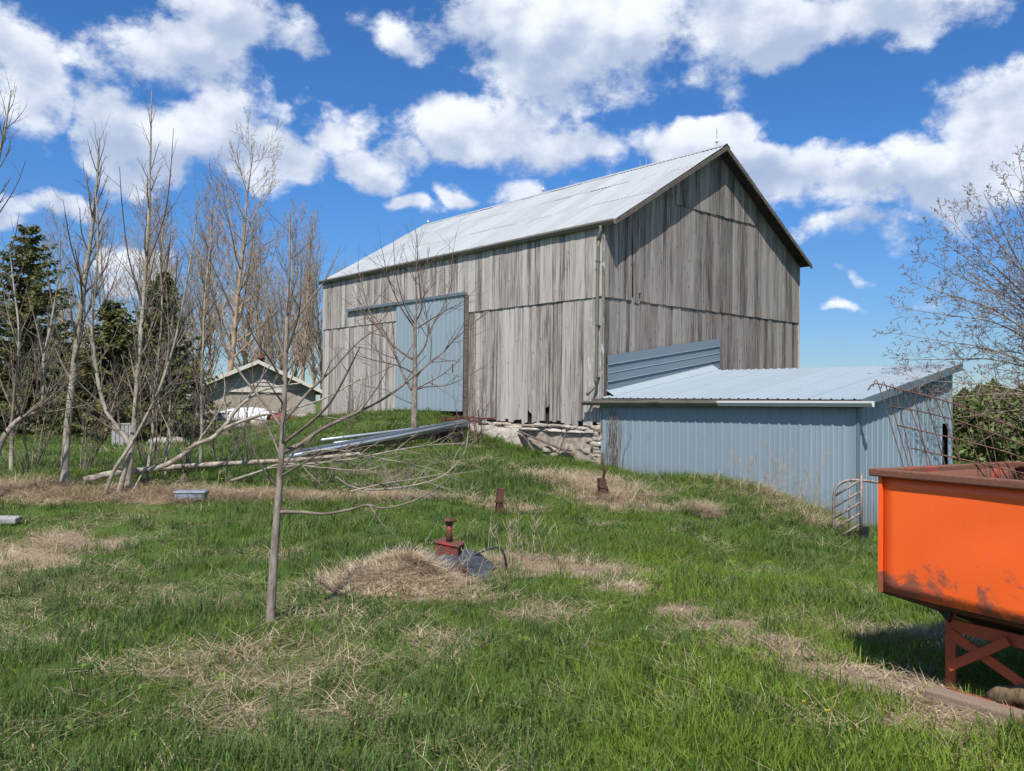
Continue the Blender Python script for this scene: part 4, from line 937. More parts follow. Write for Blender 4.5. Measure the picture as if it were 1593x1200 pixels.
# tree before the door
Z8 = lambda L: [(560+x*.2167, 420+y*.2167) for x, y in L]
hand_tree('young_tree', 'bare spreading young tree standing before the blue barn door', None,
 Z8([(388, 1130), (390, 1000), (392, 880), (395, 760), (395, 640), (394, 520), (395, 400), (400, 300), (404, 240)]),
 [(Z8([(400, 320), (408, 200), (400, 60), (412, -120), (398, -300)]), .022, .1), (Z8([(370, 860), (320, 770), (290, 700), (240, 560), (150, 400), (60, 290), (-40, 200)]), .035), (Z8([(375, 640), (260, 560), (130, 420), (60, 280), (20, 130), (-20, -40)]), .03),
  (Z8([(388, 410), (300, 280), (230, 130), (190, 0), (150, -180)]), .022), (Z8([(392, 390), (340, 300), (280, 130), (250, -50), (240, -200)]), .02),
  (Z8([(402, 370), (445, 270), (430, 130), (415, -60), (410, -260)]), .02), (Z8([(408, 630), (470, 540), (490, 440), (485, 360), (460, 200), (475, 20), (500, -160)]), .026),
  (Z8([(405, 770), (440, 720), (520, 650), (600, 590), (660, 520), (770, 420), (920, 300)]), .028), (Z8([(490, 470), (550, 340), (610, 240), (650, 120), (660, -60), (690, -260)]), .018),
  (Z8([(405, 860), (480, 840), (620, 830), (760, 770), (920, 680)]), .018), (Z8([(400, 860), (470, 820), (580, 760), (700, 660), (760, 580)]), .02), (Z8([(378, 740), (280, 690), (150, 660), (0, 620), (-120, 560)]), .02),
  (Z8([(375, 960), (280, 920), (180, 860), (60, 840), (-60, 800)]), .014), (Z8([(410, 420), (520, 350), (640, 280), (740, 230), (850, 120)]), .016), (Z8([(405, 300), (460, 180), (540, 40), (600, -120)]), .014)],
 20.4, .08, .022, rd, M_SAPBARK, M_TWIGRED, (3.2, 2), .75, 1.8)
# pale young poplars on the left, each its own tree
PL = [None, dict(n=5, wig=.07, up=.10, kids=3, ang=34, lr=.5, rr=.6, start=.15, tip=.3), dict(n=4, wig=.10, up=.08, kids=2, ang=36, lr=.5, rr=.6, tip=.35), dict(n=3, wig=.12, up=.06, kids=0, tip=.4)]
def poplar(label, trunk, limbs, Y, r0, kids=(1.6, 2)):
    return hand_tree('young_poplar', label, None, trunk, limbs, Y, r0, .006, rd, M_POPLAR, M_TWIG, kids, .42, 1.0, PL, 'young poplars along the dead grass ridge',
                     (3.2, 0, [dict(n=6, wig=.05, up=.08, kids=24, ang=32, lr=.34, rr=.5, start=.25, taper=.6)]+PL[1:]))
poplar('straight pale poplar at the far left of the grass ridge', [(100, 748), (104, 680), (112, 600), (121, 520), (130, 450), (140, 380), (147, 320), (152, 265), (155, 215)],
 [([(113, 590), (90, 520), (78, 450), (70, 390)], .016), ([(122, 520), (150, 450), (172, 390), (180, 330)], .014), ([(131, 450), (110, 380), (98, 310)], .012)], 12.4, .058)
poplar('tallest pale poplar, rising beside the fallen log', [(196, 764), (202, 720), (208, 670), (213, 600), (219, 520), (226, 430), (231, 340), (234, 250), (236, 140)],
 [([(216, 560), (245, 480), (262, 400), (268, 320)], .016), ([(222, 480), (200, 400), (190, 320), (186, 260)], .014), ([(226, 420), (255, 340), (265, 270), (270, 200)], .013), ([(212, 620), (245, 570), (275, 520), (300, 450)], .012)], 12.2, .05)
poplar('crooked poplar bending left from the foot of the tallest one', [(184, 772), (196, 725), (203, 698), (188, 672), (165, 640), (152, 590), (146, 540), (143, 500), (150, 430), (152, 360), (148, 290)],
 [([(165, 640), (185, 610), (200, 570), (215, 520)], .012), ([(146, 540), (128, 490), (118, 430)], .011)], 12.0, .04)
poplar('slender leaning poplar stem right of the tallest one', [(160, 782), (176, 735), (205, 690), (232, 640), (250, 600), (270, 540), (285, 470), (300, 380), (310, 300)], [([(250, 600), (262, 540), (260, 470), (255, 380)], .010), ([(270, 545), (300, 500), (330, 470)], .010)], 11.9, .03)
poplar('thin poplar shoot standing behind the fallen log', [(228, 742), (236, 690), (240, 630), (246, 560), (252, 480), (250, 400), (256, 330)], [([(240, 630), (220, 580), (205, 540)], .009)], 12.7, .026)
poplar('thin poplar shoot nearest the slatted bin and boulders', [(256, 734), (262, 680), (264, 620), (262, 560), (270, 480), (276, 400)], [([(264, 620), (285, 580), (300, 530)], .008)], 12.9, .024)
poplar('slim pale poplar in front of the garage roof', [(312, 716), (314, 660), (313, 600), (316, 540), (318, 470), (325, 400), (330, 330)], [([(314, 640), (335, 600), (350, 560)], .009), ([(315, 580), (300, 530), (290, 470)], .009)], 14.5, .028)
poplar('poplar cut by the left edge with an elbowed limb', [(-12, 742), (-4, 705), (12, 672), (34, 650), (62, 636), (66, 600), (68, 560), (80, 500), (90, 440)], [([(34, 650), (24, 620), (26, 560), (20, 500)], .014), ([(62, 636), (90, 660), (110, 680)], .008), ([(68, 560), (55, 500), (40, 450)], .012), ([(10, 675), (-5, 640), (-10, 560)], .014)], 11.6, .05, (2.4, 2))
poplar('grey-brown bushy poplar at the left edge before the spruces', [(17, 748), (18, 700), (20, 640), (26, 580), (30, 520), (22, 450), (14, 380)], [([(18, 690), (40, 630), (55, 570), (60, 500)], .016), ([(20, 640), (0, 590), (-12, 520)], .016), ([(24, 600), (45, 560), (75, 520), (95, 470)], .012), ([(28, 540), (10, 480), (2, 420)], .010)], 13.5, .036, (3.6, 2))
poplar('tall poplar beyond the left edge reaching in from the side', [(-60, 760), (-55, 640), (-45, 500), (-30, 380), (-12, 290), (6, 210), (18, 140)], [([(-30, 380), (0, 330), (25, 290), (40, 250)], .012), ([(-45, 480), (-10, 430), (20, 380), (30, 330)], .012)], 12.0, .05)
SHP = [None, dict(n=6, wig=.08, up=.03, kids=7, ang=32, lr=.42, rr=.55, start=.2, tip=.25), dict(n=4, wig=.1, up=.03, kids=3, ang=38, lr=.5, rr=.6, tip=.4, rmin=.002), dict(n=3, wig=.12, up=.02, kids=0, tip=.5)]
for k, (px, Y, n_, hh, lab) in enumerate([(48, 13.2, 9, 2.3, 'tangled bare shrub between the left edge poplars'), (128, 13.4, 7, 1.9, 'bare shrub right of the straight pale poplar'), (240, 13.3, 8, 2.2, 'bare shrub tangled behind the fallen log base'), (290, 13.6, 6, 1.8, 'thin bare shrub behind the blue crate'), (345, 14.2, 7, 1.9, 'bare shrub before the garage wall'), (388, 14.8, 6, 1.6, 'low bare shrub under the sapling branches'), (500, 13.2, 6, .9, 'low brush at the foot of the steel pile'), (620, 13.0, 6, .8, 'low brush right of the dead branches'), (540, 20.5, 5, 1.4, 'bare shrub on the bank left of the door tree'), (742, 21.5, 6, 1.9, 'bare reddish shrub right of the blue door')]):
    b0 = gp(px, Y); polys = []
    for i_ in range(n_):
        a_ = rd.uniform(0, 6.28); tl = rd.uniform(.1, .55); grow(polys, rd, b0+np.array([math.cos(a_)*.08, math.sin(a_)*.08, -.03]), (math.cos(a_)*tl, math.sin(a_)*tl, 1), hh*rd.uniform(.6, 1.05), .011, 1, SHP)
    polys = [(p_, np.maximum(r_, .0024), c_) for p_, r_, c_ in polys]
    tree_obj('bare_shrub', lab, 'shrub', b0, polys, M_TWIG, M_TWIGRED if k > 7 else M_TWIG, 'bare shrubs in the yard', n_)
# fallen trunk with its branches
def fallen(name, label, limbs, Ys, mat, kids=(1.5, 2)):
    polys = []
    for k, (pts, r0, r1, Ya, Yb) in enumerate(limbs):
        lp = px_limb(pts, Ya, Yb, 4); rr = np.linspace(r0, r1, len(lp)); rr *= 1+.08*np.sin(np.arange(len(lp))*1.7)
        polys.append((lp, rr, 0 if k == 0 else 1))
    base = polys[0][0][0].copy(); nn = len(polys)
    for k in range(1, nn):
        lp, rr, _ = polys[k]; L = np.linalg.norm(np.diff(lp, axis=0), axis=1).sum(); P = [None]+[dict(q) for q in TW[1:]]; P[1].update(kids=kids[0]*L, lr=.42/max(.6, L)**.5); sprout(polys, rd, lp, rr, L, 1, P)
    return tree_obj(name, label, 'fallen tree', base, polys, mat, mat, None)
M_DEAD = bark('bleached_dead_bark', (.18, .145, .115), (.44, .385, .315), 12, birch=(.09, .075, .06))
M_DEADTW = plain('bleached_twigs', (.31, .26, .205), .85, .25, 8, .0)
fallen('fallen_tree', 'long fallen pale tree trunk lying across the dead grass ridge', [
 ([(130, 748), (165, 739), (210, 733), (260, 728), (330, 723), (400, 719), (470, 715), (560, 706)], .055, .03, 12.2, 13.4),
 ([(232, 733), (270, 718), (305, 692), (330, 682), (352, 660), (366, 640), (385, 622), (402, 610), (430, 602), (470, 596)], .045, .012, 12.3, 12.7),
 ([(340, 672), (365, 660), (400, 648), (440, 640), (500, 622), (560, 590)], .03, .008, 12.5, 12.0), ([(380, 626), (400, 600), (420, 570), (470, 520)], .016, .005, 12.6, 12.2),
 ([(305, 692), (340, 640), (350, 600), (340, 560)], .014, .004, 12.4, 12.9), ([(255, 728), (265, 680), (250, 640), (240, 600)], .012, .004, 12.3, 12.7), ([(222, 735), (206, 765), (200, 772)], .014, .008, 12.2, 11.8)], None, M_DEAD)
BRS = [([(440, 728), (480, 722), (540, 716), (620, 700), (680, 692), (728, 690)], .022, .005, 12.2, 13.5, 'long bleached dead branch lying below the steel pile'),
       ([(360, 748), (400, 735), (440, 722), (500, 728), (560, 732), (590, 726)], .02, .005, 11.9, 12.3, 'dead branch lying low across the ridge right of the crate'),
       ([(522, 742), (545, 757), (580, 762), (640, 756), (690, 740), (722, 705), (728, 672)], .018, .006, 11.6, 12.2, 'curved dead branch arching up at the right end of the brush'),
       ([(545, 765), (600, 752), (650, 745), (700, 735)], .014, .004, 11.3, 11.8, 'short pale stick at the lowest edge of the brush pile'),
       ([(470, 705), (520, 700), (580, 712), (640, 722), (690, 735)], .014, .004, 12.4, 12.2, 'thin dead branch drooping in the middle of the brush pile')]
for k, (pts, r0, r1, Ya, Yb, lab) in enumerate(BRS):
    lp = px_limb(pts, Ya, Yb, 4)
    h = height(lp[:, 0], lp[:, 1]); lp[:, 2] = np.maximum(lp[:, 2], h+.015)
    polys = [(lp, np.linspace(r0, r1, len(lp)), 1)]; L = np.linalg.norm(np.diff(lp, axis=0), axis=1).sum(); P = [None]+[dict(q) for q in TW[1:]]
    P[1].update(kids=5*L, lr=.5/max(.6, L)**.5, ang=38, up=0); sprout(polys, rd, lp, polys[0][1], L, 1, P)
    T_ = Tubes(); [T_.add(a-lp[0], b2, SIDES[c]) for a, b2, c in polys]; V, F = T_.get(); o = mk('dead_branch', V, F, M_DEADTW, None, True); o.location = lp[0]
    tag(o, lab, 'branch', 'dead branches on the brush pile')

# spruces
def spruce(h, r, seed, n_wh=26):
    rr = random.Random(seed); T_ = Tubes(); T_.add(np.array([[0, 0, -.2], [0, 0, h*.5], [0, 0, h]]), np.array([.16, .09, .01]), 8)
    V = []; F = []
    z = h*.03
    while z < h*.985:
        f = 1-z/h; Lb = r*(f**.85)*1.0+.12; nb = int(9+7*f)
        for k in range(nb):
            azm = rr.uniform(0, 6.283); L = Lb*rr.uniform(.7, 1.15); zz = z+rr.uniform(-.12, .12)
            dx, dy = math.cos(azm), math.sin(azm); droop = -.25*f+.12
            m_ = max(5, int(L/.10))
            for i in range(m_):
                t = (i+rr.random())/m_; px_, py_, pz_ = dx*L*t, dy*L*t, zz+droop*L*t+.20*L*t*t
                for q in range(5):
                    sa = azm+rr.choice((-1, 1))*rr.uniform(.3, 1.2); ln = rr.uniform(.12, .28)*(1.15-.5*t); wd = ln*.16
                    e = (math.cos(sa)*ln, math.sin(sa)*ln, rr.uniform(-.14, .04)); s_ = (-math.sin(sa)*wd, math.cos(sa)*wd, rr.uniform(-.05, .05))
                    o_ = len(V); b0 = (px_+rr.uniform(-.03, .03), py_+rr.uniform(-.03, .03), pz_+rr.uniform(-.05, .05))
                    V += [(b0[0]-s_[0]*.4, b0[1]-s_[1]*.4, b0[2]), (b0[0]+e[0]*.55-s_[0], b0[1]+e[1]*.55-s_[1], b0[2]+e[2]*.55-s_[2]), (b0[0]+e[0], b0[1]+e[1], b0[2]+e[2]), (b0[0]+e[0]*.55+s_[0], b0[1]+e[1]*.55+s_[1], b0[2]+e[2]*.55+s_[2])]
                    F.append((o_, o_+1, o_+2, o_+3))
        z += h/n_wh*rr.uniform(.8, 1.15)
    return T_.get(), (np.array(V), np.array(F))
SPR = [(40, 29, 27, 348, 3.3, 'tallest dark spruce at the left, above the bushy poplar'), (172, 28, 25, 468, 2.5, 'lower of the two pointed spruces behind the slatted bin'), (250, 29, 26, 428, 2.3, 'higher pointed spruce standing just left of the garage'), (-60, 31, 27, 400, 2.7, 'spruce partly cut by the left edge'), (110, 31, 28, 545, 2.8, 'low broad spruce filling the gap between the taller ones')]
for k, (px, Y, _, top, r, lab) in enumerate(SPR):
    b0 = gp(px, Y); h = at(px, top, Y)[2]-b0[2]; (tv_, tf_), (V, F) = spruce(h, r, 50+k)
    t = thing('spruce_tree', lab, 'tree', b0, 0, 'spruces on the lawn'); mk('trunk', tv_, tf_, M_FARBARK, t, True); mk('crown', V, F, M_SPRUCE, t)

# tall bare poplars far behind
FP = [dict(n=10, wig=.035, up=.06, kids=30, ang=30, lr=.30, rr=.42, start=.18, taper=.62, tip=.12), dict(n=6, wig=.07, up=.10, kids=8, ang=32, lr=.42, rr=.5, start=.2, tip=.25), dict(n=4, wig=.10, up=.08, kids=4, ang=34, lr=.45, rr=.55, tip=.4, rmin=.006), dict(n=3, wig=.12, up=.06, kids=0, tip=.6)]
def farpoplar(seed, h, kids, lr, ang):
    r_ = random.Random(seed); P = [dict(q) for q in FP]; P[0].update(kids=kids, lr=lr, ang=ang); polys = []
    grow(polys, r_, (0, 0, -.2), (0, 0, 1), h, .17, 0, P)
    return [(a, np.maximum(b2, .0075), c) for a, b2, c in polys]
prot = [farpoplar(s_, 14, k, l, a) for s_, k, l, a in ((3, 44, .34, 33), (8, 38, .42, 42), (15, 56, .24, 25))]
FARP = [(352, 47, 215, 1, 'tallest bare poplar behind the garage with a spreading top'), (300, 49, 295, 0, 'bare poplar left of the tallest one behind the garage'), (268, 47, 330, 0, 'bare poplar above the pointed spruce'), (405, 46, 350, 2, 'dense narrow poplar just right of the garage peak'),
 (437, 48, 330, 0, 'bare poplar behind the tip of the foreground sapling'), (470, 47, 345, 2, 'narrow brown poplar second from the barn'), (500, 52, 390, 0, 'bare poplar closest to the left end of the barn'), (210, 50, 300, 0, 'bare poplar between the two middle spruces'), (160, 52, 330, 1, 'bare poplar behind the straight pale poplar'),
 (378, 52, 400, 2, 'short dense poplar behind the garage ridge'), (325, 54, 380, 0, 'bare poplar in the gap behind the garage roof'), (455, 55, 400, 0, 'faint far poplar between the narrow brown ones'), (530, 58, 420, 0, 'poplar half hidden behind the barn corner'), (110, 54, 350, 0, 'bare poplar right of the tallest spruce'), (20, 54, 380, 1, 'bare poplar behind the leftmost spruces'), (422, 58, 420, 2, 'low far poplar beside the dense narrow one'), (390, 60, 375, 1, 'pale far poplar rising right above the garage peak'), (285, 60, 400, 2, 'dense far poplar left of the garage roof'), (488, 60, 430, 2, 'brown far poplar low beside the barn end'), (240, 58, 360, 0, 'far poplar right behind the tallest pale one'), (445, 62, 440, 1, 'spreading far poplar low behind the sapling top')]
protos = {}
for k, (px, Y, top, kind, lab) in enumerate(FARP):
    b0 = gp(px, Y); h = at(px, top, Y)[2]-b0[2]; s_ = h/14
    if kind not in protos:
        t = tree_obj('tall_poplar', lab, 'tree', (0, 0, 0), prot[kind], M_FARBARK, M_FARTWIG, 'tall bare poplars behind the garage'); protos[kind] = t; t.location = b0; t.scale = (s_, s_, s_)
    else:
        copytree(protos[kind], b0, k*1.7, (s_*(1+.06*math.sin(k)), s_), lab)
# right: bare hawthorn over the shed and evergreens beyond
HP = [None, dict(n=6, wig=.09, up=.02, kids=12, ang=36, lr=.42, rr=.6, start=.08, tip=.25), dict(n=5, wig=.13, up=.03, kids=5, ang=42, lr=.5, rr=.6, tip=.4, rmin=.004), dict(n=4, wig=.16, up=.03, kids=3, ang=46, lr=.5, rr=.7, tip=.5, rmin=.003), dict(n=3, wig=.18, up=.02, kids=0, tip=.6)]
rh = random.Random(5); HYd = 18.
ht = px_limb([(1690, 760), (1688, 700), (1682, 640), (1670, 580), (1655, 530)], HYd); ht[0][2] = gz(ht[0][0], HYd)-.1
polys = [(ht, np.linspace(.17, .10, len(ht)), 0)]
hub = [(1682, 640), (1676, 605), (1668, 575), (1660, 545), (1655, 530)]
ends = [(1400, 560), (1398, 520), (1405, 480), (1418, 440), (1428, 400), (1440, 360), (1470, 335), (1500, 320), (1530, 300), (1560, 275), (1585, 250), (1620, 250), (1660, 260), (1700, 290), (1760, 360), (1800, 450), (1420, 590), (1450, 620), (1490, 650), (1520, 690), (1470, 470), (1500, 420), (1540, 380), (1560, 450), (1500, 540), (1540, 560)]
for k, (ex, ey) in enumerate(ends):
    sx_, sy_ = hub[min(4, max(0, int((640-ey)/70)))]; mx, my = (sx_+ex)/2+rh.uniform(-12, 12), (sy_+ey)/2-rh.uniform(5, 30)
    lp = px_limb([(sx_, sy_), ((sx_+mx)/2, (sy_+my)/2-6), (mx, my), ((mx+ex)/2, (my+ey)/2), (ex, ey)], HYd, HYd+rh.uniform(-1.8, 1.8)); rr_ = np.linspace(.024, .0045, len(lp)); polys.append((lp, rr_, 1)); L = np.linalg.norm(np.diff(lp, axis=0), axis=1).sum(); HP[1]['kids'] = 4.2*L; sprout(polys, rh, lp, rr_, 2.2, 1, HP)
polys = [(a, np.maximum(b2, .0030), c) for a, b2, c in polys]
haw = tree_obj('hawthorn_tree', 'bare twiggy tree reaching in from the right over the shed', 'tree', (ht[0][0], ht[0][1], ht[0][2]+.1), polys, M_SAPBARK, M_HAWTWIG)
V = []; F = []
for a, b2, c in polys:
    if c < 3: continue
    for q in a[1:]:
        for _ in range(1):
            u_ = RNG.normal(size=3); u_ /= np.linalg.norm(u_); v_ = np.cross(u_, RNG.normal(size=3)); v_ /= np.linalg.norm(v_); s_ = .010+.008*RNG.random(); p_ = q-np.array(haw.location); o_ = len(V)
            V += [p_-u_*s_*.4, p_+v_*s_*.7+u_*s_*.4, p_+u_*s_*1.6, p_-v_*s_*.7+u_*s_*.4]; F.append((o_, o_+1, o_+2, o_+3))
mk('buds', np.array(V), np.array(F), M_BUD, haw)
def bushy(seed, h, r, n=5200):
    r_ = np.random.default_rng(seed); th_ = r_.random(n)*2*math.pi; zf = r_.random(n)**.85
    prof = np.sin(np.clip(zf*.93+.10, 0, 1)*math.pi)**.6*(1-.35*zf); lump = 1+.28*np.sin(th_*3+zf*7+seed)+.22*np.sin(th_*5-zf*13+seed*2)
    rad = r*prof*lump*(r_.random(n)**.35); c = np.stack([rad*np.cos(th_), rad*np.sin(th_), zf*h*(1+.06*np.sin(th_*4+seed))], 1)
    u_ = r_.normal(size=(n, 3)); u_ /= np.linalg.norm(u_, axis=1)[:, None]; v_ = np.cross(u_, r_.normal(size=(n, 3))); v_ /= np.linalg.norm(v_, axis=1)[:, None]; s_ = (.10+.12*r_.random(n))[:, None]
    V = np.stack([c-u_*s_*.6, c+v_*s_*.45, c+u_*s_, c-v_*s_*.45], 1).reshape(-1, 3); return V, np.arange(n*4).reshape(-1, 4)
CED = [(1500, 34, 612, 1.7, 'olive evergreen just right of the shed'), (1545, 36, 600, 2.1, 'taller olive evergreen in the middle of the right hedge'), (1590, 35, 606, 1.9, 'olive evergreen under the bare twigs, second from the right edge'), (1640, 37, 598, 2.2, 'rightmost olive evergreen, cut by the right picture edge'), (1465, 39, 622, 1.8, 'evergreen mostly hidden behind the shed corner'), (1525, 40, 604, 2.0, 'evergreen in the rear row of the right hedge')]
for k, (px, Y, top, r, lab) in enumerate(CED):
    b0 = gp(px, Y); h = at(px, top, Y)[2]-b0[2]; V, F = bushy(20+k, h, r)
    t = thing('evergreen_tree', lab, 'tree', b0, 0, 'evergreens right of the shed'); mk('crown', V, F, M_CEDAR, t); MB().tube([(0, 0, -.2), (.05, 0, h*.4), (0, .03, h*.85)], [.12, .08, .02], 7).build('trunk', M_FARBARK, t, True)
rw = random.Random(77)
def dryplant(pts_list, name, label, cat, mat, base, rr=.0035):
    T_ = Tubes()
    for pts in pts_list: T_.add(np.array(pts)-base, np.linspace(rr, rr*.5, len(pts)), 4)
    V, F = T_.get(); o = mk(name, V, F, mat, None, True); o.location = base; return tag(o, label, cat)
M_VINE = plain('dry_brown_vine', (.24, .18, .135), .9, .3, 9, .0)
vl = []
for k in range(26):                                            # vine climbing the shed wall near the barn corner
    b = -.42-rw.gauss(0, .16); z = rw.uniform(-.1, .2); pts = [loc(-.085, b, z)]
    for i in range(7): b += rw.gauss(0, .05); z += rw.uniform(.12, .26); pts.append(loc(-.085-rw.uniform(0, .05), b, min(z, 1.55)))
    vl.append(pts)
dryplant(vl, 'dead_vine', 'dry brown vine climbing the shed wall next to the barn corner', 'vine', M_VINE, loc(-.085, -.42, gz(*loc(-.1, -.42)[:2])), .006)
M_STALK = plain('dry_weed_stalks', (.42, .34, .235), .9, .25, 9, .0)
for k, (px, Y, n_, hh, lab) in enumerate([(1215, 15.6, 16, 1.25, 'tall dry weed stalks before the middle of the shed wall'), (1262, 15., 14, 1.1, 'dry weed stalks left of the tube gate'), (1170, 16.2, 9, .9, 'shorter dry stalks on the grassy hump by the shed'), (800, 8.2, 10, .6, 'thin dry stalks right of the tank filler'), (720, 7.5, 4, .5, 'few tan stalks beside the red filler box'), (352, 12, 6, .5, 'sparse dry stems right of the blue crate')]):
    b0 = gp(px, Y); pl = []
    for i in range(n_):
        x, y = b0[0]+rw.gauss(0, .3), b0[1]+rw.gauss(0, .15); z = gz(x, y)-.02; lean = rw.gauss(0, .18); h = hh*rw.uniform(.5, 1.)
        st = [np.array([x+lean*h*t*t, y+rw.gauss(0, .01), z+h*t]) for t in (0, .25, .5, .75, 1)]; pl.append(st)
        for q in range(4): t = rw.uniform(.45, .95); p0 = st[0]*(1-t)+st[-1]*t; a_ = rw.uniform(-.9, .9); l_ = h*rw.uniform(.1, .25); pl.append([p0, p0+np.array([math.sin(a_)*l_*.6, rw.gauss(0, .03), l_*.5]), p0+np.array([math.sin(a_)*l_, rw.gauss(0, .04), l_])])
    dryplant(pl, 'dry_weeds', lab, 'weeds', M_STALK, b0, .004)

# ------------------------------------------------------------------ grass, straw, flowers
def tuft(n, h, spread, w_, bend, seed, seg=3, lie=0.):
    r_ = np.random.default_rng(seed); V = []; F = []
    for k in range(n):
        a, r = r_.random()*6.283, spread*math.sqrt(r_.random()); bx_, by_ = r*math.cos(a), r*math.sin(a); d_ = r_.random()*6.283; hh = h*r_.uniform(.45, 1.1); bd = bend*r_.uniform(.3, 1.3); ww = w_*r_.uniform(.7, 1.2)
        sx, sy = -math.sin(d_)*ww, math.cos(d_)*ww; o_ = len(V); tw = r_.normal()*.6
        for i in range(seg+1):
            t = i/seg; out = hh*(bd*t*t+lie*t); z = hh*t*(1-.35*bd*t)*(1-lie*.85)+(.012*r_.random() if lie else 0)
            cx, cy = bx_+math.cos(d_+tw*.3*t)*out, by_+math.sin(d_+tw*.3*t)*out; k_ = (1-t)**.7
            if i < seg: V += [(cx-sx*k_, cy-sy*k_, z), (cx+sx*k_, cy+sy*k_, z)]
            else: V.append((cx, cy, z))
        for i in range(seg-1): F.append((o_+2*i, o_+2*i+1, o_+2*i+3, o_+2*i+2))
        F.append((o_+2*seg-2, o_+2*seg-1, o_+2*seg))
    return V, F
def inst_group():
    ng = bpy.data.node_groups.new('scatter_tufts', 'GeometryNodeTree')
    ng.interface.new_socket('Geometry', in_out='INPUT', socket_type='NodeSocketGeometry'); ng.interface.new_socket('Geometry', in_out='OUTPUT', socket_type='NodeSocketGeometry')
    N = ng.nodes; Lk = ng.links.new; gi_ = N.new('NodeGroupInput'); go_ = N.new('NodeGroupOutput')
    def named(nm, ty):
        a = N.new('GeometryNodeInputNamedAttribute'); a.data_type = ty; a.inputs[0].default_value = nm; return a.outputs[0]
    se = N.new('GeometryNodeSeparateGeometry'); se.domain = 'POINT'; Lk(gi_.outputs[0], se.inputs[0]); Lk(named('is_point', 'BOOLEAN'), se.inputs[1])
    io = N.new('GeometryNodeInstanceOnPoints'); Lk(se.outputs[0], io.inputs['Points']); Lk(se.outputs[1], io.inputs['Instance'])
    Lk(named('rot', 'FLOAT_VECTOR'), io.inputs['Rotation']); Lk(named('siz', 'FLOAT_VECTOR'), io.inputs['Scale']); Lk(io.outputs[0], go_.inputs[0])
    return ng
NG = inst_group()
def scatter(name, label, tf_, pts, rotv, siz, tint, mat):
    V, F = tf_; n0 = len(V); me = bpy.data.meshes.new(name); me.from_pydata(V+[tuple(p) for p in pts.tolist()], [], F); me.materials.append(mat); n = len(pts)
    def attr(nm, ty, dat, key='value'):
        a = me.attributes.new(nm, ty, 'POINT'); a.data.foreach_set(key, dat)
    attr('is_point', 'BOOLEAN', np.concatenate([np.zeros(n0, bool), np.ones(n, bool)]))
    attr('rot', 'FLOAT_VECTOR', np.concatenate([np.zeros((n0, 3)), rotv]).astype(np.float32).ravel(), 'vector'); attr('siz', 'FLOAT_VECTOR', np.concatenate([np.ones((n0, 3)), siz]).astype(np.float32).ravel(), 'vector')
    attr('tint', 'FLOAT', np.concatenate([np.zeros(n0), tint]).astype(np.float32))
    o = link(bpy.data.objects.new(name, me)); o.modifiers.new('scatter', 'NODES').node_group = NG
    return tag(o, label, 'grass', None, 'stuff')
def candidates(dens, ymax, ymin=1.2, xm=2.0):
    out = []; edges = np.concatenate([np.arange(ymin, 12, .6), np.arange(12, ymax, 1.5), [ymax]])
    for y0, y1 in zip(edges[:-1], edges[1:]):
        ym = (y0+y1)/2; hw = .64*ym+xm; n = RNG.poisson(dens(ym)*2*hw*(y1-y0)); out.append(np.stack([RNG.uniform(-hw, hw, n), RNG.uniform(y0, y1, n)], 1))
    p = np.concatenate(out); q = p-BARN; a, b = q@UL, q@VL
    inb = ((a > -.12) & (a < BW+.2) & (b > -.1) & (b < BL_+.2)) | ((a > -.12) & (a < SB+.1) & (b > -SL-.1) & (b < .1))
    q2 = p-np.array([gpt[0], 40.]); return p[~inb]
M_GRN = leafmat('spring_grass', (.075, .138, .016), (.185, .268, .032), .35, 'tint')
M_DARKG = leafmat('coarse_blue_green_grass', (.06, .112, .03), (.145, .208, .052), .3, 'tint')
M_DRY = leafmat('dry_grass', (.34, .255, .165), (.58, .46, .32), .25, 'tint', .8)
def rots(n, tilt=.12): return np.stack([RNG.normal(0, tilt, n), RNG.normal(0, tilt, n), RNG.uniform(0, 6.283, n)], 1)
def lay(name, label, tf_, dens, ymax, keep, sizef, tintf, mat, tilt=.12):
    p = candidates(dens, ymax); de, so_ = masks(p[:, 0], p[:, 1]); k = RNG.random(len(p)) < keep(p, de, so_); p, de, so_ = p[k], de[k], so_[k]
    z = height(p[:, 0], p[:, 1])-.012; fs_ = sizef(p, de); s_ = np.stack([fs_, fs_, fs_/np.clip(p[:, 1]/9, 1, 3.2)**.8], 1)*np.stack([RNG.uniform(.85, 1.2, len(p)), RNG.uniform(.85, 1.2, len(p)), RNG.uniform(.65, 1.3, len(p))], 1)
    return scatter(name, label, tf_, np.column_stack([p, z]), rots(len(p), tilt), s_, np.clip(tintf(p, de)+RNG.normal(0, .18, len(p)), 0, 1), mat)
far = lambda p: np.clip(p[:, 1]/9, 1, 3.2)
rightness = lambda p: np.clip((p[:, 0]-.2)/2.2+.5, 0, 1)*np.clip((14-p[:, 1])/5, .25, 1)
patchy = lambda p, f, sd: vnoise(p[:, 0]*f, p[:, 1]*f, sd)
lay('lawn_grass', 'fine bright green grass, densest at the lower right', tuft(44, .115, .15, .0030, .8, 1), lambda y: 105/max(1, y/4.5)**1.2, 45, lambda p, d, s_: (1-.86*d)*(1-.98*s_)*(.35+.65*rightness(p)), lambda p, d: far(p)*(.75+.5*patchy(p, 1.3, 3)), lambda p, d: .25+.6*rightness(p)*patchy(p, .9, 4)+.15, M_GRN)
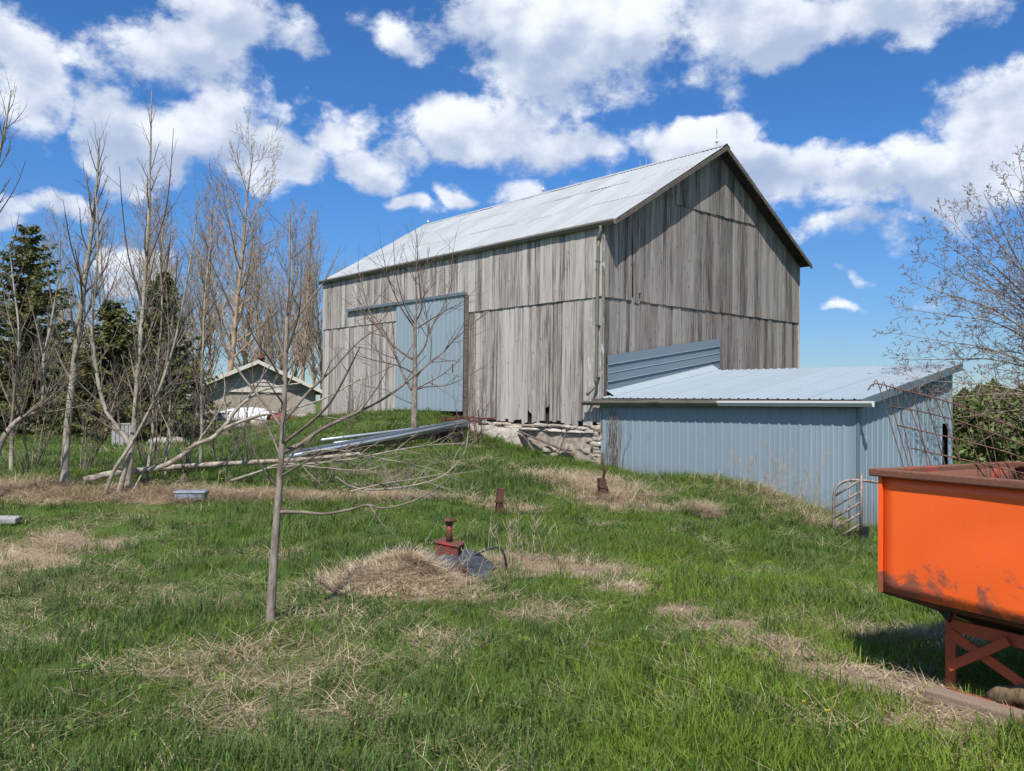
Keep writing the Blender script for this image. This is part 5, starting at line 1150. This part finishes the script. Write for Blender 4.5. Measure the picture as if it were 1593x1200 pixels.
lay('coarse_grass', 'coarse blue-green grass tufts across the left of the yard', tuft(30, .15, .13, .0038, .7, 2), lambda y: 70/max(1, y/4.5)**1.15, 45, lambda p, d, s_: (1-.85*d)*(1-.98*s_)*np.clip(1.15-.75*rightness(p), 0, 1)*np.clip(patchy(p, 1.6, 8)*1.7, .25, 1), lambda p, d: far(p)*(.55+.75*patchy(p, 1.1, 12)), lambda p, d: .2+.6*patchy(p, .7, 14), M_DARKG)
lay('tall_grass', 'taller upright grass clumps scattered through the yard', tuft(22, .26, .07, .0042, .5, 3), lambda y: 16/max(1, y/4.5)**1.2, 30, lambda p, d, s_: (1-.8*d)*(1-s_)*np.clip((patchy(p, .9, 21)-.42)*3, 0, 1), lambda p, d: np.clip(p[:, 1]/12, .8, 2)*(.7+.5*patchy(p, .6, 5)), lambda p, d: .15+.6*patchy(p, .5, 31), M_DARKG)
lay('dry_grass', 'dead tan grass matted between the green', tuft(34, .19, .16, .0026, .9, 4, 3, .75), lambda y: 95/max(1, y/4.5)**1.0, 32, lambda p, d, s_: np.clip(np.maximum(d, s_*.45)*1.3+.07, 0, 1)*(1-.35*s_), lambda p, d: far(p)*.95, lambda p, d: .5+.3*(patchy(p, 1.2, 41)-.5), M_DRY, .1)
lay('standing_straw', 'upright dry straw blades rising out of the dead patches', tuft(16, .34, .12, .0024, .8, 5, 4, .25), lambda y: 22/max(1, y/5)**.8, 26, lambda p, d, s_: np.clip(d-.3, 0, 1)*1.1*(1-s_)+.012, lambda p, d: np.clip(p[:, 1]/11, .7, 1.6), lambda p, d: .6+0*d, M_DRY, .2)
def rosette(seed, n=9):
    r_ = np.random.default_rng(seed); V = []; F = []
    for k in range(n):
        a = k*2.4+r_.normal()*.3; L = r_.uniform(.05, .11); w_ = L*.2; c_, s_ = math.cos(a), math.sin(a); o_ = len(V)
        for t, ww, z in ((.1, .3, .01), (.45, .9, .045), (.8, .8, .05), (1., .05, .035)):
            V += [(c_*L*t-s_*w_*ww, s_*L*t+c_*w_*ww, z+.01), (c_*L*t+s_*w_*ww, s_*L*t-c_*w_*ww, z+.01)]
        for i in range(3): F.append((o_+2*i, o_+2*i+1, o_+2*i+3, o_+2*i+2))
    return V, F
M_WEED = leafmat('broad_weed_leaves', (.11, .18, .03), (.21, .29, .05), .35, 'tint')
lay('broadleaf_weeds', 'low broadleaf weeds mixed into the near grass', rosette(3), lambda y: 9/max(1, y/4.5)**1.3, 12, lambda p, d, s_: (1-d)*(1-s_)*np.clip((patchy(p, 1.1, 51)-.35)*2.5, .05, 1)*(.3+.7*rightness(p)), lambda p, d: .65+0*d, lambda p, d: .3+.5*patchy(p, 1.5, 61), M_WEED, .2)
# rank grass round the shed foot, along the foundation and on the hump
def clump(name, label, tf_, spots, mat, n, size, tint):
    P = []
    for (c, rx, ry) in spots: P.append(np.stack([RNG.normal(c[0], rx, n), RNG.normal(c[1], ry, n)], 1))
    p = np.concatenate(P); q = p-BARN; a, b = q@UL, q@VL; p = p[~((a > -.10) & (a < SB) & (b > -SL-.1) & (b < 14))]
    return scatter(name, label, tf_, np.column_stack([p, height(p[:, 0], p[:, 1])-.02]), rots(len(p), .15), size*RNG.uniform(.6, 1.2, (len(p), 1))*np.ones((1, 3)), np.clip(RNG.normal(tint, .2, len(p)), 0, 1), mat)
SP = [(loc(-.5, b), .35, .3) for b in np.linspace(-6.2, 4.6, 14)]+[(gp(1150, 16.3), .8, .5), (gp(1210, 15.6), .7, .5), (gp(1100, 16.8), .6, .5), (gp(880, 18.5), .8, .6), (gp(1280, 14.6), .5, .4)]
clump('rank_grass', 'long rank green grass along the shed foot and foundation', tuft(26, .42, .14, .006, .8, 6), SP, M_GRN, 60, .6, .35)
clump('rank_dry_grass', 'long bleached grass hanging over the hump by the shed', tuft(26, .45, .14, .0045, 1.0, 7, 4, .35), [(gp(1160, 15.9), .8, .35), (gp(1225, 15.2), .8, .4), (gp(1270, 14.6), .5, .35), (gp(1185, 16.3), .5, .3), (gp(1090, 13.6), .14, .12), (gp(960, 15), .6, .45), (gp(905, 15.8), .5, .5)], M_DRY, 60, .75, .6)
clump('ridge_thatch', 'shaggy dead thatch along the low ridge under the poplars', tuft(24, .34, .16, .004, 1.0, 12, 4, .45), [(gp(px, Y), .38, .16) for px, Y in ((0, 12.1), (40, 12.2), (80, 12.1), (125, 12.0), (165, 11.9), (210, 12.), (255, 12.1), (290, 11.9), (340, 12.1), (390, 12.2), (430, 12.1), (480, 12.2), (530, 12.2), (580, 12.2), (630, 12.3))], M_DRY, 75, .62, .5)
clump('track_thatch', 'dry grass fringe along the worn earth track', tuft(20, .2, .12, .003, 1.0, 13, 3, .6), [(onground(px, py), .25, .10) for px, py in ((985, 900), (1045, 940), (1110, 965), (1190, 995), (1250, 1020), (1330, 1045), (1400, 1068), (1470, 1090), (1540, 1112), (900, 885), (840, 880))], M_DRY, 16, .55, .6)
bmc = bmesh.new(); bmesh.ops.create_icosphere(bmc, subdivisions=1, radius=.02)
for v in bmc.verts: v.co = Vector((v.co.x*random.uniform(.7, 1.3), v.co.y*random.uniform(.7, 1.3), v.co.z*random.uniform(.5, .9)))
cV = [tuple(v.co) for v in bmc.verts]; cF = [tuple(v.index for v in f.verts) for f in bmc.faces]; bmc.free()
M_CLOD = plain('dry_earth_clods', (.34, .26, .19), .95, .3, 30, .5, .1)
p = candidates(lambda y: 130 if y < 9 else 30, 12); de, so_ = masks(p[:, 0], p[:, 1]); p = p[RNG.random(len(p)) < so_*.9]
o = scatter('earth_clods', 'crumbly earth clods on the worn track', (cV, cF), np.column_stack([p, height(p[:, 0], p[:, 1])-.004]), rots(len(p), .5), RNG.uniform(.25, 1.3, (len(p), 1))**1.6*np.ones((1, 3)), RNG.random(len(p)), M_CLOD); o['category'] = 'clods'
# the straw heap on the tank
hv = []; hc = onground(622, 905); hn = 34
for i in range(hn):
    for j in range(hn):
        x, y = -1.+2.*i/(hn-1), -.8+1.6*j/(hn-1); r2 = (x/.48)**2+(y/.42)**2
        hv.append((x, y, gz(hc[0]+x, hc[1]+y)-hc[2]-.03+.20*math.exp(-r2*1.3)*(1+.25*math.sin(x*11+y*7)*math.cos(y*9))))
hf = [(i*hn+j, (i+1)*hn+j, (i+1)*hn+j+1, i*hn+j+1) for i in range(hn-1) for j in range(hn-1)]
M_STRAWB = plain('packed_straw', (.55, .44, .31), .95, .3, 40, .8, .1, 0, (.36, .275, .185))
o = mk('straw_heap', hv, hf, M_STRAWB, None, True); o.location = hc; tag(o, 'mound of packed straw piled against the red tank filler', 'straw heap', None, 'stuff')
n = 2000; xy = np.stack([RNG.normal(0, .34, n), RNG.normal(0, .27, n)], 1); r2 = (xy[:, 0]/.48)**2+(xy[:, 1]/.42)**2; keep = r2 < 2.6; xy = xy[keep]; r2 = r2[keep]
zz_ = height(hc[0]+xy[:, 0], hc[1]+xy[:, 1])-.03+.20*np.exp(-r2*1.3)*(1+.25*np.sin(xy[:, 0]*11+xy[:, 1]*7)*np.cos(xy[:, 1]*9))
scatter('loose_straw', 'loose straw strewn over the mound by the tank filler', tuft(9, .16, .06, .0024, .1, 9, 3, 1.05), np.column_stack([hc[0]+xy[:, 0], hc[1]+xy[:, 1], zz_+.0]), rots(len(xy), .3), RNG.uniform(.6, 1.3, (len(xy), 1))*np.ones((1, 3)), np.clip(RNG.normal(.8, .2, len(xy)), 0, 1), M_DRY)
M_YEL = plain('dandelion_yellow', (.80, .56, .02), .7, .15, 30, .0); M_STEM = plain('flower_stem', (.13, .2, .05), .7, .2, 10, .0)
for k, (px, py, s_, lab) in enumerate([(1287, 1145, 1., 'yellow dandelion low in the grass at the lower right'), (1250, 1133, .8, 'half open dandelion left of the brighter one'), (748, 1132, .6, 'tiny yellow dandelion near the bottom centre'), (345, 752, 2.2, 'yellow flowers on the ridge right of the blue crate')]):
    p = onground(px, py+6); d = thing('dandelion', lab, 'flower', p, k, 'yellow flowers in the grass'); hh = .13 if k < 3 else .12
    MB().tube([(0, 0, -.02), (.004, 0, hh*.6), (0, 0, hh)], .0025*s_, 6).build('stem', M_STEM, d, True)
    pet = MB(); ra = .016*s_
    for q in range(22):
        a = q*.2856*2*math.pi/2.; rr = ra*(.55+.45*((q*7) % 5)/4); c_, s2 = math.cos(a), math.sin(a); z1 = hh+.006*s_*(1.6-rr/ra)
        pet.add([(0, 0, hh-.002), (c_*rr*.6-s2*rr*.2, s2*rr*.6+c_*rr*.2, z1), (c_*rr, s2*rr, z1*1.0), (c_*rr*.6+s2*rr*.2, s2*rr*.6-c_*rr*.2, z1)], [(0, 1, 2, 3)])
    pet.build('petals', M_YEL, d)
